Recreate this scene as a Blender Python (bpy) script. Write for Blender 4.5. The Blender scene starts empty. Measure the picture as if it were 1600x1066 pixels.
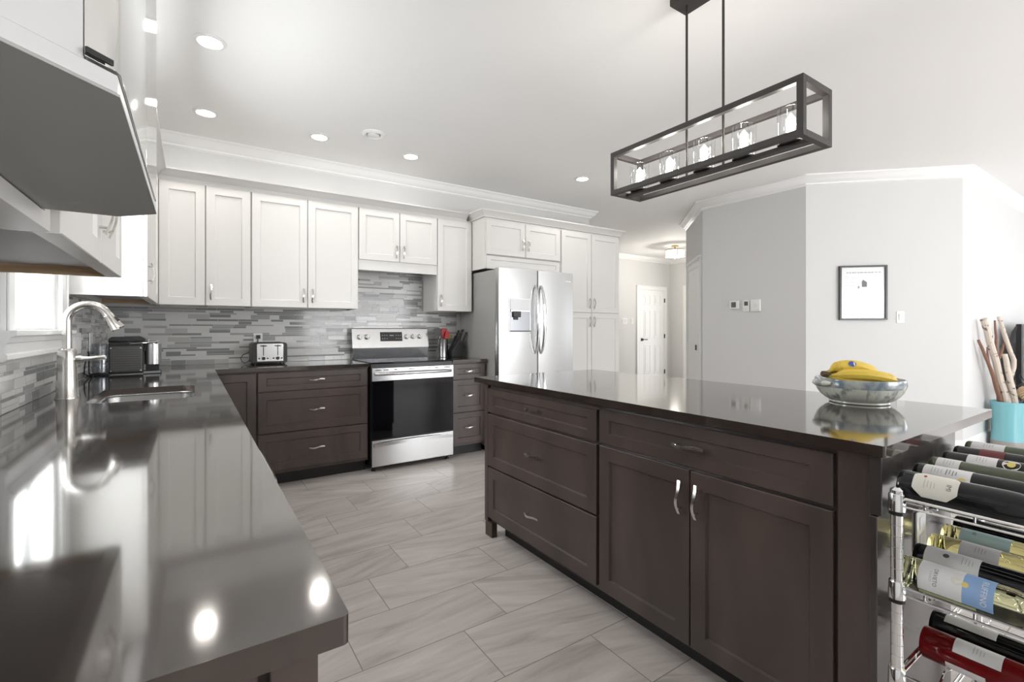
import bpy, bmesh, math, random
from mathutils import Vector, Matrix
random.seed(7)
C = bpy.context.scene
COL = C.collection
PI = math.pi

# ------------------------------------------------------------------ camera, world, light, exposure
cam = bpy.data.objects.new('camera', bpy.data.cameras.new('camera'))
COL.objects.link(cam)
cam.location = (0, 0, 1.1995)
cam.rotation_euler = (PI/2, 0, -0.5911)
cam.data.sensor_width = 36
cam.data.lens = 36*743.53/1600
cam.data.shift_y = -18.35/1600
cam.data.clip_start = .01
C.camera = cam
C.view_settings.view_transform = 'Standard'
C.view_settings.look = 'None'
C.view_settings.gamma = 1
C.view_settings.use_curve_mapping = False
C.view_settings.exposure = 0.27

world = bpy.data.worlds.new('world'); C.world = world
world.use_nodes = True
wn = world.node_tree.nodes
wn['Background'].inputs[0].default_value = (.93, .96, 1, 1)
wn['Background'].inputs[1].default_value = 3.0

def area(name, loc, rot, sx, sy, power, color=(1, 1, 1)):
    l = bpy.data.lights.new(name, 'AREA'); l.shape = 'RECTANGLE'; l.size = sx; l.size_y = sy
    l.energy = power; l.color = color
    o = bpy.data.objects.new(name, l); COL.objects.link(o); o.location = loc; o.rotation_euler = rot
    return o
# daylight coming in through the windows of the living room behind, and over the sink
T = .55     # upward tilt of the daylight lamps, added to brighten the ceiling
area('daylight_patio', (3.8, -3.85, 1.25), (PI/2+T, 0, 0), 2.8, 2.0, 96, (.98, .99, 1))
area('daylight_living', (6.7, -3.85, 1.4), (PI/2+T, 0, 0), 2.1, 1.6, 17, (.98, .99, 1))
area('daylight_side', (9.85, -1.4, 1.4), (PI/2+T, 0, PI/2), 3.0, 1.6, 18, (.98, .99, 1))
area('daylight_sink', (-.66, 2.74, 1.65), (PI/2+.05, 0, -PI/2), .74, .85, 24, (.98, .99, 1))
sun = bpy.data.lights.new('sun', 'SUN'); sun.energy = 9; sun.angle = .02; sun.color = (1, .96, .90)
so = bpy.data.objects.new('sun', sun); COL.objects.link(so); so.rotation_euler = (math.radians(40), 0, math.radians(-8))

# ------------------------------------------------------------------ materials
def mat(name, col, rough=.5, metal=0, spec=.5, emit=None, estr=0, trans=0, ior=1.5, coat=0, alpha=1):
    m = bpy.data.materials.new(name); m.use_nodes = True
    b = m.node_tree.nodes['Principled BSDF']
    b.inputs['Base Color'].default_value = (*col, 1)
    b.inputs['Roughness'].default_value = rough
    b.inputs['Metallic'].default_value = metal
    b.inputs['Specular IOR Level'].default_value = spec
    b.inputs['Transmission Weight'].default_value = trans
    b.inputs['IOR'].default_value = ior
    b.inputs['Coat Weight'].default_value = coat
    b.inputs['Coat Roughness'].default_value = .05
    if emit:
        b.inputs['Emission Color'].default_value = (*emit, 1)
        b.inputs['Emission Strength'].default_value = estr
    return m
def nd(m, t, **kw):
    n = m.node_tree.nodes.new(t)
    for k, v in kw.items(): setattr(n, k, v)
    return n
def lk(m, a, b): m.node_tree.links.new(a, b)
def noise_tint(m, c1, c2, scale=(3, 3, 3), detail=4, dist=0, lo=.35, hi=.65):
    b = m.node_tree.nodes['Principled BSDF']
    g = nd(m, 'ShaderNodeNewGeometry'); mp = nd(m, 'ShaderNodeMapping')
    mp.inputs['Scale'].default_value = scale
    n = nd(m, 'ShaderNodeTexNoise'); n.inputs['Scale'].default_value = 1; n.inputs['Detail'].default_value = detail
    n.inputs['Distortion'].default_value = dist
    r = nd(m, 'ShaderNodeValToRGB')
    r.color_ramp.elements[0].position = lo; r.color_ramp.elements[0].color = (*c1, 1)
    r.color_ramp.elements[1].position = hi; r.color_ramp.elements[1].color = (*c2, 1)
    lk(m, g.outputs['Position'], mp.inputs['Vector']); lk(m, mp.outputs[0], n.inputs['Vector'])
    lk(m, n.outputs['Fac'], r.inputs['Fac']); lk(m, r.outputs[0], b.inputs['Base Color'])
    return n
def srgb(r, g, b):
    f = lambda c: (c/255/12.92) if c <= 10 else ((c/255+.055)/1.055)**2.4
    return (f(r), f(g), f(b))

M = {}
M['wall'] = mat('wall_paint', (.67, .67, .662), .6, spec=.3)
M['ceiling'] = mat('ceiling_paint', (.90, .895, .885), .8, spec=.2)
M['trim'] = mat('trim_paint', (.88, .88, .87), .4)
M['cab'] = mat('cream_cabinet_paint', (.71, .695, .672), .38)
M['cab_shaded'] = mat('cream_paint_shaded', (.62, .605, .59), .4)  # cabinet cream darkened, the shadow on the upper crown put into its colour
M['raw_wood'] = mat('raw_birch', (.42, .29, .17), .6)
noise_tint(M['raw_wood'], (.33, .22, .12), (.47, .34, .21), (6, 6, 60))
M['melamine'] = mat('cabinet_underside_white', (.60, .60, .61), .6)
M['dark'] = mat('espresso_stain', (.055, .042, .037), .3, spec=.5)
noise_tint(M['dark'], (.060, .045, .040), (.088, .065, .058), (5, 5, 2), 5, .6)
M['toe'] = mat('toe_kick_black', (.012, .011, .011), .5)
M['endpanel'] = mat('gloss_espresso_panel', (.05, .043, .041), .16, spec=.8)
M['quartz'] = mat('brown_quartz', (.03, .023, .02), .085, spec=.5, ior=1.9, coat=.5)
noise_tint(M['quartz'], (.024, .018, .015), (.038, .028, .024), (9, 9, 9), 6)
M['steel'] = mat('brushed_steel', (.60, .60, .60), .24, 1)
M['fridge_steel'] = mat('fridge_brushed_steel', (.52, .52, .515), .27, 1)
M['steel_dk'] = mat('dark_brushed_steel', (.33, .335, .35), .22, 1)
M['grille'] = mat('graphite_grille', (.13, .13, .125), .3, .6)
M['nickel'] = mat('satin_nickel', (.66, .64, .61), .22, 1)
M['chrome'] = mat('chrome', (.86, .87, .88), .07, 1)
M['mirror_steel'] = mat('polished_steel_door', (.80, .80, .79), .06, 1)
M['fridge_side'] = mat('fridge_side_grey', (.36, .355, .34), .45)
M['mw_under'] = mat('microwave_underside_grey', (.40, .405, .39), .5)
M['mw_body'] = mat('microwave_silver', (.66, .66, .66), .3, .2)
M['black'] = mat('black_plastic', (.012, .012, .013), .3)
M['blackmat'] = mat('black_matte', (.014, .013, .013), .55)
M['glassblk'] = mat('black_oven_glass', (.003, .003, .004), .04, spec=.4, ior=1.36)
M['white'] = mat('white_plastic', (.82, .82, .80), .35)
M['bronze'] = mat('bronze_fixture', (.040, .035, .033), .5, .2)
M['brass'] = mat('aged_brass', (.42, .33, .2), .3, 1)
M['lamp'] = mat('downlight_lens', (1, 1, 1), .4, emit=(1, .97, .92), estr=34)
M['bulb'] = mat('bulb_glow', (1, 1, 1), .4, emit=(1, .95, .88), estr=14)
M['drum'] = mat('drum_shade_glow', (.9, .88, .8), .6, emit=(1, .93, .8), estr=1.2)
M['lcd'] = mat('grey_lcd', (.10, .11, .10), .25)
M['paper'] = mat('paper', (.86, .86, .84), .25, spec=.5)
M['ink'] = mat('faded_ink', (.45, .45, .45), .6)
M['inkdark'] = mat('printed_ink', (.10, .10, .11), .6)
M['frameblk'] = mat('picture_frame_black', (.025, .025, .027), .3)
M['red'] = mat('red_silicone', (.42, .012, .016), .35)
M['green'] = mat('olive_utensil', (.30, .33, .06), .4)
M['banana'] = mat('banana_peel', (.80, .55, .04), .45)
noise_tint(M['banana'], (.36, .20, .04), (.72, .51, .07), (26, 26, 26), 3, 0, .28, .42)
M['bananatip'] = mat('banana_tip', (.09, .05, .02), .6)
M['stemgreen'] = mat('banana_stem', (.45, .42, .08), .5)
M['sticker'] = mat('sticker_blue', (.03, .08, .38), .4)
M['stickerw'] = mat('sticker_cream', (.8, .75, .5), .4)
M['turq'] = mat('turquoise_glaze', (.22, .54, .60), .15, coat=.5)
M['vasegrey'] = mat('grey_stoneware', (.36, .34, .32), .35)
M['birch'] = mat('birch_bark', (.62, .55, .47), .7)
noise_tint(M['birch'], (.10, .08, .06), (.68, .60, .52), (14, 14, 22), 3, .4, .34, .42)
M['driftwood'] = mat('brown_bark', (.23, .12, .08), .7)
M['dry'] = mat('dried_flower', (.72, .55, .36), .8)
M['drydark'] = mat('dark_dried_stems', (.03, .025, .03), .7)
M['console'] = mat('walnut_console', (.10, .055, .035), .35)
M['screen'] = mat('tv_screen', (.008, .008, .01), .1)
M['groutline'] = mat('grout', (.60, .59, .57), .7)
M['black_cord'] = mat('black_cord', (.012, .012, .012), .45)

def clear_glass(name, col=(1, 1, 1), amt=.12):
    m = bpy.data.materials.new(name); m.use_nodes = True
    nt = m.node_tree; nt.nodes.remove(nt.nodes['Principled BSDF'])
    t = nd(m, 'ShaderNodeBsdfTransparent'); t.inputs[0].default_value = (*col, 1)
    g = nd(m, 'ShaderNodeBsdfGlossy'); g.inputs['Roughness'].default_value = .03
    lw = nd(m, 'ShaderNodeLayerWeight'); lw.inputs[0].default_value = .5
    pw = nd(m, 'ShaderNodeMath', operation='POWER'); pw.inputs[1].default_value = 5
    ma = nd(m, 'ShaderNodeMath', operation='MULTIPLY_ADD'); ma.inputs[1].default_value = .8; ma.inputs[2].default_value = amt; ma.use_clamp = True
    mx = nd(m, 'ShaderNodeMixShader')
    lk(m, lw.outputs['Facing'], pw.inputs[0]); lk(m, pw.outputs[0], ma.inputs[0]); lk(m, ma.outputs[0], mx.inputs[0])
    lk(m, t.outputs[0], mx.inputs[1]); lk(m, g.outputs[0], mx.inputs[2])
    lk(m, mx.outputs[0], nt.nodes['Material Output'].inputs[0])
    return m
M['clear'] = clear_glass('clear_shade_glass', (.97, .98, .98), .13)
M['pane'] = clear_glass('window_glass', (.99, 1, 1), .02)
M['tank'] = clear_glass('clear_tank_plastic', (.86, .88, .9), .10)
def bottle_glass(name, col, rough=.03):
    return mat(name, col, rough, trans=1.0, ior=1.4)
M['b_dark'] = mat('dark_bottle_glass', (.007, .008, .009), .03, spec=.45)
M['b_green'] = mat('olive_bottle_glass', (.055, .07, .035), .06, spec=.7)
M['b_white'] = bottle_glass('pale_wine_bottle', (.86, .88, .55))
M['b_gold'] = bottle_glass('golden_wine_bottle', (.82, .78, .36))
M['b_rose'] = mat('rose_wine_bottle', (.20, .008, .010), .04, spec=.5, trans=.4, ior=1.3)
M['lab_w'] = mat('white_label', (.76, .76, .76), .5)
M['lab_c'] = mat('cream_label', (.72, .70, .63), .5)
M['lab_b'] = mat('blue_label', (.27, .43, .70), .5)
M['lab_t'] = mat('pale_teal_label', (.52, .70, .70), .5)
M['lab_y'] = mat('yellow_seal', (.75, .62, .18), .5)
M['lab_r'] = mat('deep_red_label', (.16, .03, .03), .5)
M['foil'] = mat('dark_foil', (.03, .02, .03), .3, .5)

M['quartz'].node_tree.nodes['Principled BSDF'].inputs['Specular Tint'].default_value = (1, .94, .89, 1)
# mosaic tiles
for k, (c, r) in enumerate([((.58, .575, .56), .28), ((.47, .465, .45), .14), ((.36, .36, .355), .10), ((.245, .247, .245), .09), ((.64, .635, .62), .2), ((.40, .40, .39), .28)]):
    M['tile%d' % k] = mat('mosaic_tile_%s' % 'abcdef'[k], c, r)

# bowl glaze with runs
m = mat('speckled_bowl_glaze', (.5, .52, .47), .16, coat=.4); M['bowl'] = m
n = noise_tint(m, (.27, .30, .28), (.64, .65, .58), (34, 34, 7), 4, .5, .36, .5)
m2 = mat('blue_bowl_glaze', (.26, .33, .36), .14, coat=.4); M['bowlrim'] = m2
noise_tint(m2, (.17, .22, .27), (.47, .50, .46), (22, 22, 22), 3, .4, .35, .65)

# floor: 60 x 30 cm stone look tiles, each row stepped by a third
m = mat('floor_tile', (.5, .47, .45), .28, spec=.45); M['floor'] = m
b = m.node_tree.nodes['Principled BSDF']
g = nd(m, 'ShaderNodeNewGeometry'); sx = nd(m, 'ShaderNodeSeparateXYZ'); lk(m, g.outputs['Position'], sx.inputs[0])
def mth(op, a, b_=None, c_=None):
    n = nd(m, 'ShaderNodeMath', operation=op)
    for i, v in enumerate((a, b_, c_)):
        if v is None: continue
        if isinstance(v, (int, float)): n.inputs[i].default_value = v
        else: lk(m, v, n.inputs[i])
    return n.outputs[0]
yy = mth('DIVIDE', mth('SUBTRACT', sx.outputs[1], 1.98), .3015)
row = mth('FLOOR', yy); fy = mth('FRACT', mth('ADD', yy, 100.0))
xx = mth('DIVIDE', mth('SUBTRACT', mth('SUBTRACT', sx.outputs[0], .70), mth('MULTIPLY', row, .2035)), .603)
colm = mth('FLOOR', xx); fx = mth('FRACT', mth('ADD', xx, 100.0))
ex = mth('MINIMUM', fx, mth('SUBTRACT', 1.0, fx)); ey = mth('MINIMUM', fy, mth('SUBTRACT', 1.0, fy))
grout = mth('MAXIMUM', mth('LESS_THAN', ex, .0030), mth('LESS_THAN', ey, .0062))
cid = nd(m, 'ShaderNodeCombineXYZ'); lk(m, row, cid.inputs[0]); lk(m, colm, cid.inputs[1])
wno = nd(m, 'ShaderNodeTexWhiteNoise', noise_dimensions='3D'); lk(m, cid.outputs[0], wno.inputs['Vector'])
off = nd(m, 'ShaderNodeVectorMath', operation='SCALE'); lk(m, wno.outputs['Color'], off.inputs[0]); off.inputs['Scale'].default_value = 40
# vein direction turned a little, differently in every tile
ang = mth('MULTIPLY', mth('SUBTRACT', wno.outputs['Value'], .35), 1.0)
rot = nd(m, 'ShaderNodeVectorRotate', rotation_type='Z_AXIS'); lk(m, g.outputs['Position'], rot.inputs['Vector']); lk(m, ang, rot.inputs['Angle'])
ad = nd(m, 'ShaderNodeVectorMath', operation='ADD'); lk(m, rot.outputs[0], ad.inputs[0]); lk(m, off.outputs[0], ad.inputs[1])
mp = nd(m, 'ShaderNodeMapping'); mp.inputs['Scale'].default_value = (1.6, 11, 1); lk(m, ad.outputs[0], mp.inputs['Vector'])
n1 = nd(m, 'ShaderNodeTexNoise'); n1.inputs['Scale'].default_value = 1.3; n1.inputs['Detail'].default_value = 7; n1.inputs['Roughness'].default_value = .62; n1.inputs['Distortion'].default_value = .7
lk(m, mp.outputs[0], n1.inputs['Vector'])
cr = nd(m, 'ShaderNodeValToRGB'); e = cr.color_ramp.elements
e[0].position = .30; e[0].color = (*srgb(164, 157, 152), 1); e[1].position = .70; e[1].color = (*srgb(207, 200, 195), 1)
k = e.new(.46); k.color = (*srgb(190, 182, 177), 1); k = e.new(.58); k.color = (*srgb(199, 192, 187), 1)
lk(m, n1.outputs['Fac'], cr.inputs['Fac'])
hs = nd(m, 'ShaderNodeHueSaturation'); lk(m, cr.outputs[0], hs.inputs['Color'])
lk(m, mth('MULTIPLY_ADD', wno.outputs['Value'], .16, .92), hs.inputs['Value'])
mx = nd(m, 'ShaderNodeMix', data_type='RGBA'); lk(m, grout, mx.inputs['Factor']); lk(m, hs.outputs[0], mx.inputs[6]); mx.inputs[7].default_value = (*srgb(128, 122, 118), 1)
lk(m, mx.outputs[2], b.inputs['Base Color'])

# ------------------------------------------------------------------ builders
ORG = {}
def org(o): return ORG.get(o.name, Vector((0, 0, 0))) if o else Vector((0, 0, 0))
def V(*a): return Vector(a)

class MB:
    """collects shapes, becomes one mesh object"""
    def __init__(s): s.v = []; s.f = []; s.mi = []; s.cur = 0
    def add(s, vs, fs):
        o = len(s.v); s.v += [Vector(p) for p in vs]
        for f in fs: s.f.append([i+o for i in f]); s.mi.append(s.cur)
        return s
    def box(s, x0, x1, y0, y1, z0, z1):
        return s.add([(x0,y0,z0),(x1,y0,z0),(x1,y1,z0),(x0,y1,z0),(x0,y0,z1),(x1,y0,z1),(x1,y1,z1),(x0,y1,z1)],
                     [(3,2,1,0),(4,5,6,7),(0,1,5,4),(1,2,6,5),(2,3,7,6),(3,0,4,7)])
    def fbox(s, F, u0, u1, v0, v1, n0, n1):
        p = [F.P(u, v, n) for n in (n0, n1) for u, v in ((u0,v0),(u1,v0),(u1,v1),(u0,v1))]
        return s.add(p, [(3,2,1,0),(4,5,6,7),(0,1,5,4),(1,2,6,5),(2,3,7,6),(3,0,4,7)])
    def prism(s, poly, z0, z1):
        n = len(poly)
        s.add([(x,y,z0) for x,y in poly]+[(x,y,z1) for x,y in poly],
              [list(range(n))[::-1], list(range(n, 2*n))]+[(i,(i+1)%n,(i+1)%n+n,i+n) for i in range(n)])
        return s
    def fprism(s, F, poly, n0, n1):
        n = len(poly)
        s.add([F.P(u,v,n0) for u,v in poly]+[F.P(u,v,n1) for u,v in poly],
              [list(range(n))[::-1], list(range(n, 2*n))]+[(i,(i+1)%n,(i+1)%n+n,i+n) for i in range(n)])
        return s
    def lathe(s, prof, c=(0,0,0), n=32, axis='z', caps=True, sy=1.0):
        c = Vector(c); vs = []
        for r, h in prof:
            for i in range(n):
                a = 2*PI*i/n; p = (r*math.cos(a), r*math.sin(a)*sy, h)
                if axis == 'x': p = (h, p[0], p[1])
                elif axis == 'y': p = (p[1], h, p[0])
                vs.append(c+Vector(p))
        fs = []
        for j in range(len(prof)-1):
            for i in range(n):
                k = (i+1) % n; fs.append((j*n+i, j*n+k, (j+1)*n+k, (j+1)*n+i))
        if caps:
            fs.append(list(range(n))[::-1]); fs.append(list(range((len(prof)-1)*n, len(prof)*n)))
        return s.add(vs, fs)
    def tube(s, path, r, n=10, caps=True):
        P = [Vector(p) for p in path]; R = r if isinstance(r, (list, tuple)) else [r]*len(P)
        t0 = (P[1]-P[0]).normalized(); up = Vector((0,0,1)) if abs(t0.z) < .9 else Vector((1,0,0))
        a = t0.cross(up).normalized(); vs = []
        for i, p in enumerate(P):
            t = (P[min(i+1,len(P)-1)]-P[max(i-1,0)]).normalized()
            a = (a-t*a.dot(t)).normalized(); b = t.cross(a)
            for k in range(n):
                q = 2*PI*k/n; vs.append(p+(a*math.cos(q)+b*math.sin(q))*R[i])
        fs = []
        for j in range(len(P)-1):
            for i in range(n):
                k = (i+1) % n; fs.append((j*n+i, j*n+k, (j+1)*n+k, (j+1)*n+i))
        if caps: fs.append(list(range(n))[::-1]); fs.append(list(range((len(P)-1)*n, len(P)*n)))
        return s.add(vs, fs)
    def ribbon(s, path, wdir, w, t):
        P = [Vector(p) for p in path]; W = Vector(wdir).normalized(); vs = []; n = len(P)
        for i, p in enumerate(P):
            T = (P[min(i+1,n-1)]-P[max(i-1,0)]).normalized(); N = T.cross(W).normalized()
            vs += [p-W*w/2-N*t/2, p+W*w/2-N*t/2, p+W*w/2+N*t/2, p-W*w/2+N*t/2]
        fs = []
        for j in range(n-1):
            for i in range(4):
                k = (i+1) % 4; fs.append((j*4+i, j*4+k, (j+1)*4+k, (j+1)*4+i))
        fs += [(3,2,1,0), tuple(range((n-1)*4, n*4))]
        return s.add(vs, fs)
    def profile(s, path, prof, closed=False):
        """sweep a 2D profile (out, z) along a horizontal polyline with mitred corners; out is to the right of travel"""
        n = len(path); P = [Vector((p[0], p[1])) for p in path]; m = len(prof); vs = []
        for i in range(n):
            d0 = (P[i]-P[i-1]).normalized() if i > 0 else None
            d1 = (P[i+1]-P[i]).normalized() if i < n-1 else None
            if d0 is None: d0 = d1
            if d1 is None: d1 = d0
            n0 = Vector((d0.y, -d0.x)); n1 = Vector((d1.y, -d1.x)); k = (n0+n1); k = k/(k.length_squared/2) if k.length > 1e-6 else n0
            for o, z in prof: vs.append((P[i].x+k.x*o, P[i].y+k.y*o, z))
        fs = []
        for i in range(n-1):
            for j in range(m):
                q = (j+1) % m; fs.append((i*m+j, (i+1)*m+j, (i+1)*m+q, i*m+q))
        fs += [list(range(m)), list(range((n-1)*m, n*m))[::-1]]
        return s.add(vs, fs)
    def build(s, name, mats, parent=None, bevel=0, seg=2, smooth=True, angle=35):
        o0 = org(parent)
        me = bpy.data.meshes.new(name); me.from_pydata([v-o0 for v in s.v], [], s.f)
        bm = bmesh.new(); bm.from_mesh(me); bmesh.ops.recalc_face_normals(bm, faces=bm.faces); bm.to_mesh(me); bm.free()
        if not isinstance(mats, (list, tuple)): mats = [mats]
        for k in mats: me.materials.append(M[k] if isinstance(k, str) else k)
        if len(mats) > 1:
            for p, i in zip(me.polygons, s.mi): p.material_index = i
        if smooth:
            for p in me.polygons: p.use_smooth = True
            me.set_sharp_from_angle(angle=math.radians(angle))
        o = bpy.data.objects.new(name, me); COL.objects.link(o)
        if parent: o.parent = parent
        ORG[o.name] = o0
        if bevel:
            b = o.modifiers.new('edge', 'BEVEL'); b.width = bevel; b.segments = seg; b.limit_method = 'ANGLE'; b.angle_limit = math.radians(40); b.harden_normals = True
        return o

class Fr:
    """a flat frame: u right, v up, n outwards"""
    def __init__(s, o, u, v, n): s.o = Vector(o); s.u = Vector(u); s.v = Vector(v); s.n = Vector(n)
    def P(s, a, b, c=0): return s.o+s.u*a+s.v*b+s.n*c
def Fback(y): return Fr((0, y, 0), (1, 0, 0), (0, 0, 1), (0, -1, 0))       # faces the room from the back wall: u = x
def Fleft(x): return Fr((x, 0, 0), (0, 1, 0), (0, 0, 1), (1, 0, 0))         # faces +x: u = y
def Fisl(x): return Fr((x, 0, 0), (0, -1, 0), (0, 0, 1), (-1, 0, 0))        # faces -x: u = -y

def thing(name, label, cat, loc=(0, 0, 0), group=None):
    o = bpy.data.objects.new(name, None); COL.objects.link(o); o.location = loc; o.empty_display_size = .05
    ORG[o.name] = Vector(loc); o['label'] = label; o['category'] = cat
    if group: o['group'] = group
    return o
def tag(o, label, cat, group=None):
    o['label'] = label; o['category'] = cat
    if group: o['group'] = group
    return o
def struct(o): o['kind'] = 'structure'; return o

def shaker(F, u0, u1, v0, v1, mt, parent, name='door', rail=.057, t=.02, rec=.009, ch=.005):
    """five piece shaker front; frame n=0 is its back"""
    mb = MB(); h = v1-v0; rl = min(rail, h*.30) if h < .2 else rail
    ou = [(u0,v0),(u1,v0),(u1,v1),(u0,v1)]
    i1 = [(u0+rail,v0+rl),(u1-rail,v0+rl),(u1-rail,v1-rl),(u0+rail,v1-rl)]
    i2 = [(u0+rail+ch,v0+rl+ch),(u1-rail-ch,v0+rl+ch),(u1-rail-ch,v1-rl-ch),(u0+rail+ch,v1-rl-ch)]
    e = .002
    ou2 = [(u0+e,v0+e),(u1-e,v0+e),(u1-e,v1-e),(u0+e,v1-e)]
    vs = [F.P(a,b,0) for a,b in ou]+[F.P(a,b,t-e) for a,b in ou]+[F.P(a,b,t) for a,b in ou2]+[F.P(a,b,t) for a,b in i1]+[F.P(a,b,t-rec) for a,b in i2]
    fs = [(3,2,1,0)]
    for L in range(4):
        for i in range(4):
            k = (i+1) % 4; fs.append((L*4+i, L*4+k, (L+1)*4+k, (L+1)*4+i))
    fs.append((16,17,18,19))
    mb.add(vs, fs)
    return mb.build(name, mt, parent, smooth=False)

def pull(F, uc, vc, parent, vertical=False, L=.115, n0=.02):
    mb = MB(); a = F.v if vertical else F.u; w = F.u if vertical else F.v
    c = F.P(uc, vc, n0); path = []
    for i in range(15):
        t = -.5+i/14
        path.append(c+a*(t*L)+F.n*(.018+.011*math.cos(PI*t*1.25))+w*(.004*math.sin(2*PI*t)))
    mb.ribbon(path, w, .011, .005)
    for sgn in (-1, 1):
        q = c+a*(sgn*L*.34); mb.tube([q, q+F.n*.021], .004, 8)
    return mb.build('handle', 'nickel', parent)

def front(F, u0, u1, v0, v1, mt, parent, name, hu=None, hv=None, vert=False, **k):
    d = shaker(F, u0, u1, v0, v1, mt, parent, name, **k)
    if hu is not None: pull(F, hu, hv, d, vert)
    return d

# ------------------------------------------------------------------ setting
ZC = 2.74
fl = MB().box(-.62, 10.0, -4.0, 6.95, -.06, 0).build('floor', 'floor'); struct(fl)
ce = MB().box(-.62, 10.0, -4.0, 6.95, ZC, ZC+.08).build('ceiling', 'ceiling'); struct(ce)
# left wall with the window opening over the sink
wl = MB(); WX = -.535
WY0, WY1, WZ0, WZ1 = 2.37, 3.10, 1.20, 2.12
wl.box(WX-.09, WX, -4, WY0, 0, ZC); wl.box(WX-.09, WX, WY1, 4.71, 0, ZC)
wl.box(WX-.09, WX, WY0, WY1, 0, WZ0); wl.box(WX-.09, WX, WY0, WY1, WZ1, ZC)
struct(wl.build('wall_left', 'wall'))
struct(MB().box(WX, 4.32, 4.62, 4.71, 0, ZC).build('wall_back', 'wall'))
struct(MB().box(4.23, 4.32, 4.71, 6.85, 0, ZC).build('wall_hall_side', 'wall'))
struct(MB().box(4.23, 8.92, 6.85, 6.94, 0, ZC).build('wall_hall_end', 'wall'))
# hall far side wall with an open doorway
w = MB(); w.box(8.83, 8.92, 4.35, 5.45, 0, ZC); w.box(8.83, 8.92, 6.40, 6.85, 0, ZC); w.box(8.83, 8.92, 5.45, 6.40, 2.06, ZC)
struct(w.build('wall_hall_far', 'wall'))
# block of walls facing the kitchen: angled with a door, flat with thermostats, angled with the picture, then the living room wall
poly = [(5.13, 2.33), (6.09, 1.37), (10.0, 1.37), (10.0, 4.35), (5.98, 4.35), (5.13, 3.5)]
struct(MB().prism(poly, 0, ZC).build('wall_center', 'wall'))
# walls behind the camera with big window openings
w = MB()
w.box(-.62, 2.4, -4.09, -4.0, 0, ZC); w.box(2.4, 5.2, -4.09, -4.0, 2.35, ZC); w.box(5.2, 5.6, -4.09, -4.0, 0, ZC)
w.box(5.6, 7.8, -4.09, -4.0, 0, .5); w.box(5.6, 7.8, -4.09, -4.0, 2.3, ZC); w.box(7.8, 10.0, -4.09, -4.0, 0, ZC)
struct(w.build('wall_rear', 'wall'))
w = MB(); w.box(10, 10.09, -4, -2.9, 0, ZC); w.box(10, 10.09, .1, 1.37, 0, ZC); w.box(10, 10.09, -2.9, .1, 0, .5); w.box(10, 10.09, -2.9, .1, 2.3, ZC)
struct(w.build('wall_right', 'wall'))
# crown mouldings
CP = [(0, ZC), (.085, ZC), (.085, ZC-.012), (.070, ZC-.022), (.060, ZC-.045), (.036, ZC-.068), (.022, ZC-.076), (.020, ZC-.086), (.012, ZC-.092), (0, ZC-.098)]
struct(MB().profile([(WX, -3.9), (WX, 4.62), (4.32, 4.62), (4.32, 6.85), (8.83, 6.85), (8.83, 4.35)], CP).build('trim_1', 'trim'))
struct(MB().profile([(8.83, 4.35), (5.98, 4.35), (5.13, 3.5), (5.13, 2.33), (6.09, 1.37), (10, 1.37)], CP).build('trim_2', 'trim'))
BP = [(0, 0), (.016, 0), (.016, .095), (.013, .105), (.013, .118), (.006, .132), (0, .14)]
struct(MB().profile([(5.20, 3.57), (5.13, 3.5), (5.13, 2.33), (6.09, 1.37), (10, 1.37)], BP).build('baseboard_center', 'trim'))
struct(MB().profile([(4.32, 4.75), (4.32, 6.85), (7.70, 6.85)], BP).build('baseboard_hall', 'trim'))

# window over the sink
wi = bpy.data.objects.new('window_1', None); COL.objects.link(wi); struct(wi); ORG['window_1'] = Vector((0, 0, 0))
F = Fleft(WX)
mb = MB()
for (a0, a1, b0, b1) in ((WY0-.10, WY0, WZ0-.01, WZ1+.10), (WY1, WY1+.10, WZ0-.01, WZ1+.10), (WY0-.10, WY1+.10, WZ1, WZ1+.10)):
    mb.fbox(F, a0, a1, b0, b1, 0, .016); 
mb.fbox(F, WY0-.10, WY0-.085, WZ0-.01, WZ1+.1, .016, .024); mb.fbox(F, WY1+.085, WY1+.10, WZ0-.01, WZ1+.1, .016, .024)
mb.build('window_casing', 'trim', wi, .003)
mb = MB()
for (a0, a1, b0, b1) in ((WY0, WY0+.05, WZ0, WZ1), (WY1-.05, WY1, WZ0, WZ1), (WY0+.05, WY1-.05, WZ0, WZ0+.02), (WY0+.05, WY1-.05, WZ1-.05, WZ1)):
    mb.fbox(F, a0, a1, b0, b1, -.05, -.008)
mb.build('window_sash', 'trim', wi, .004)
MB().fbox(F, WY0+.05, WY1-.05, WZ0+.02, WZ1-.05, -.034, -.028).build('window_pane', 'pane', wi)
mb = MB()
mb.profile([(WX, WY0-.14), (WX, WY1+.12)], [(0, 1.195), (.05, 1.195), (.05, 1.178), (.034, 1.172), (.030, 1.155), (.022, 1.150), (.022, 1.118), (.028, 1.112), (.028, 1.098), (.018, 1.09), (0, 1.09)])
mb.build('window_sill', 'trim', wi)

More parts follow.
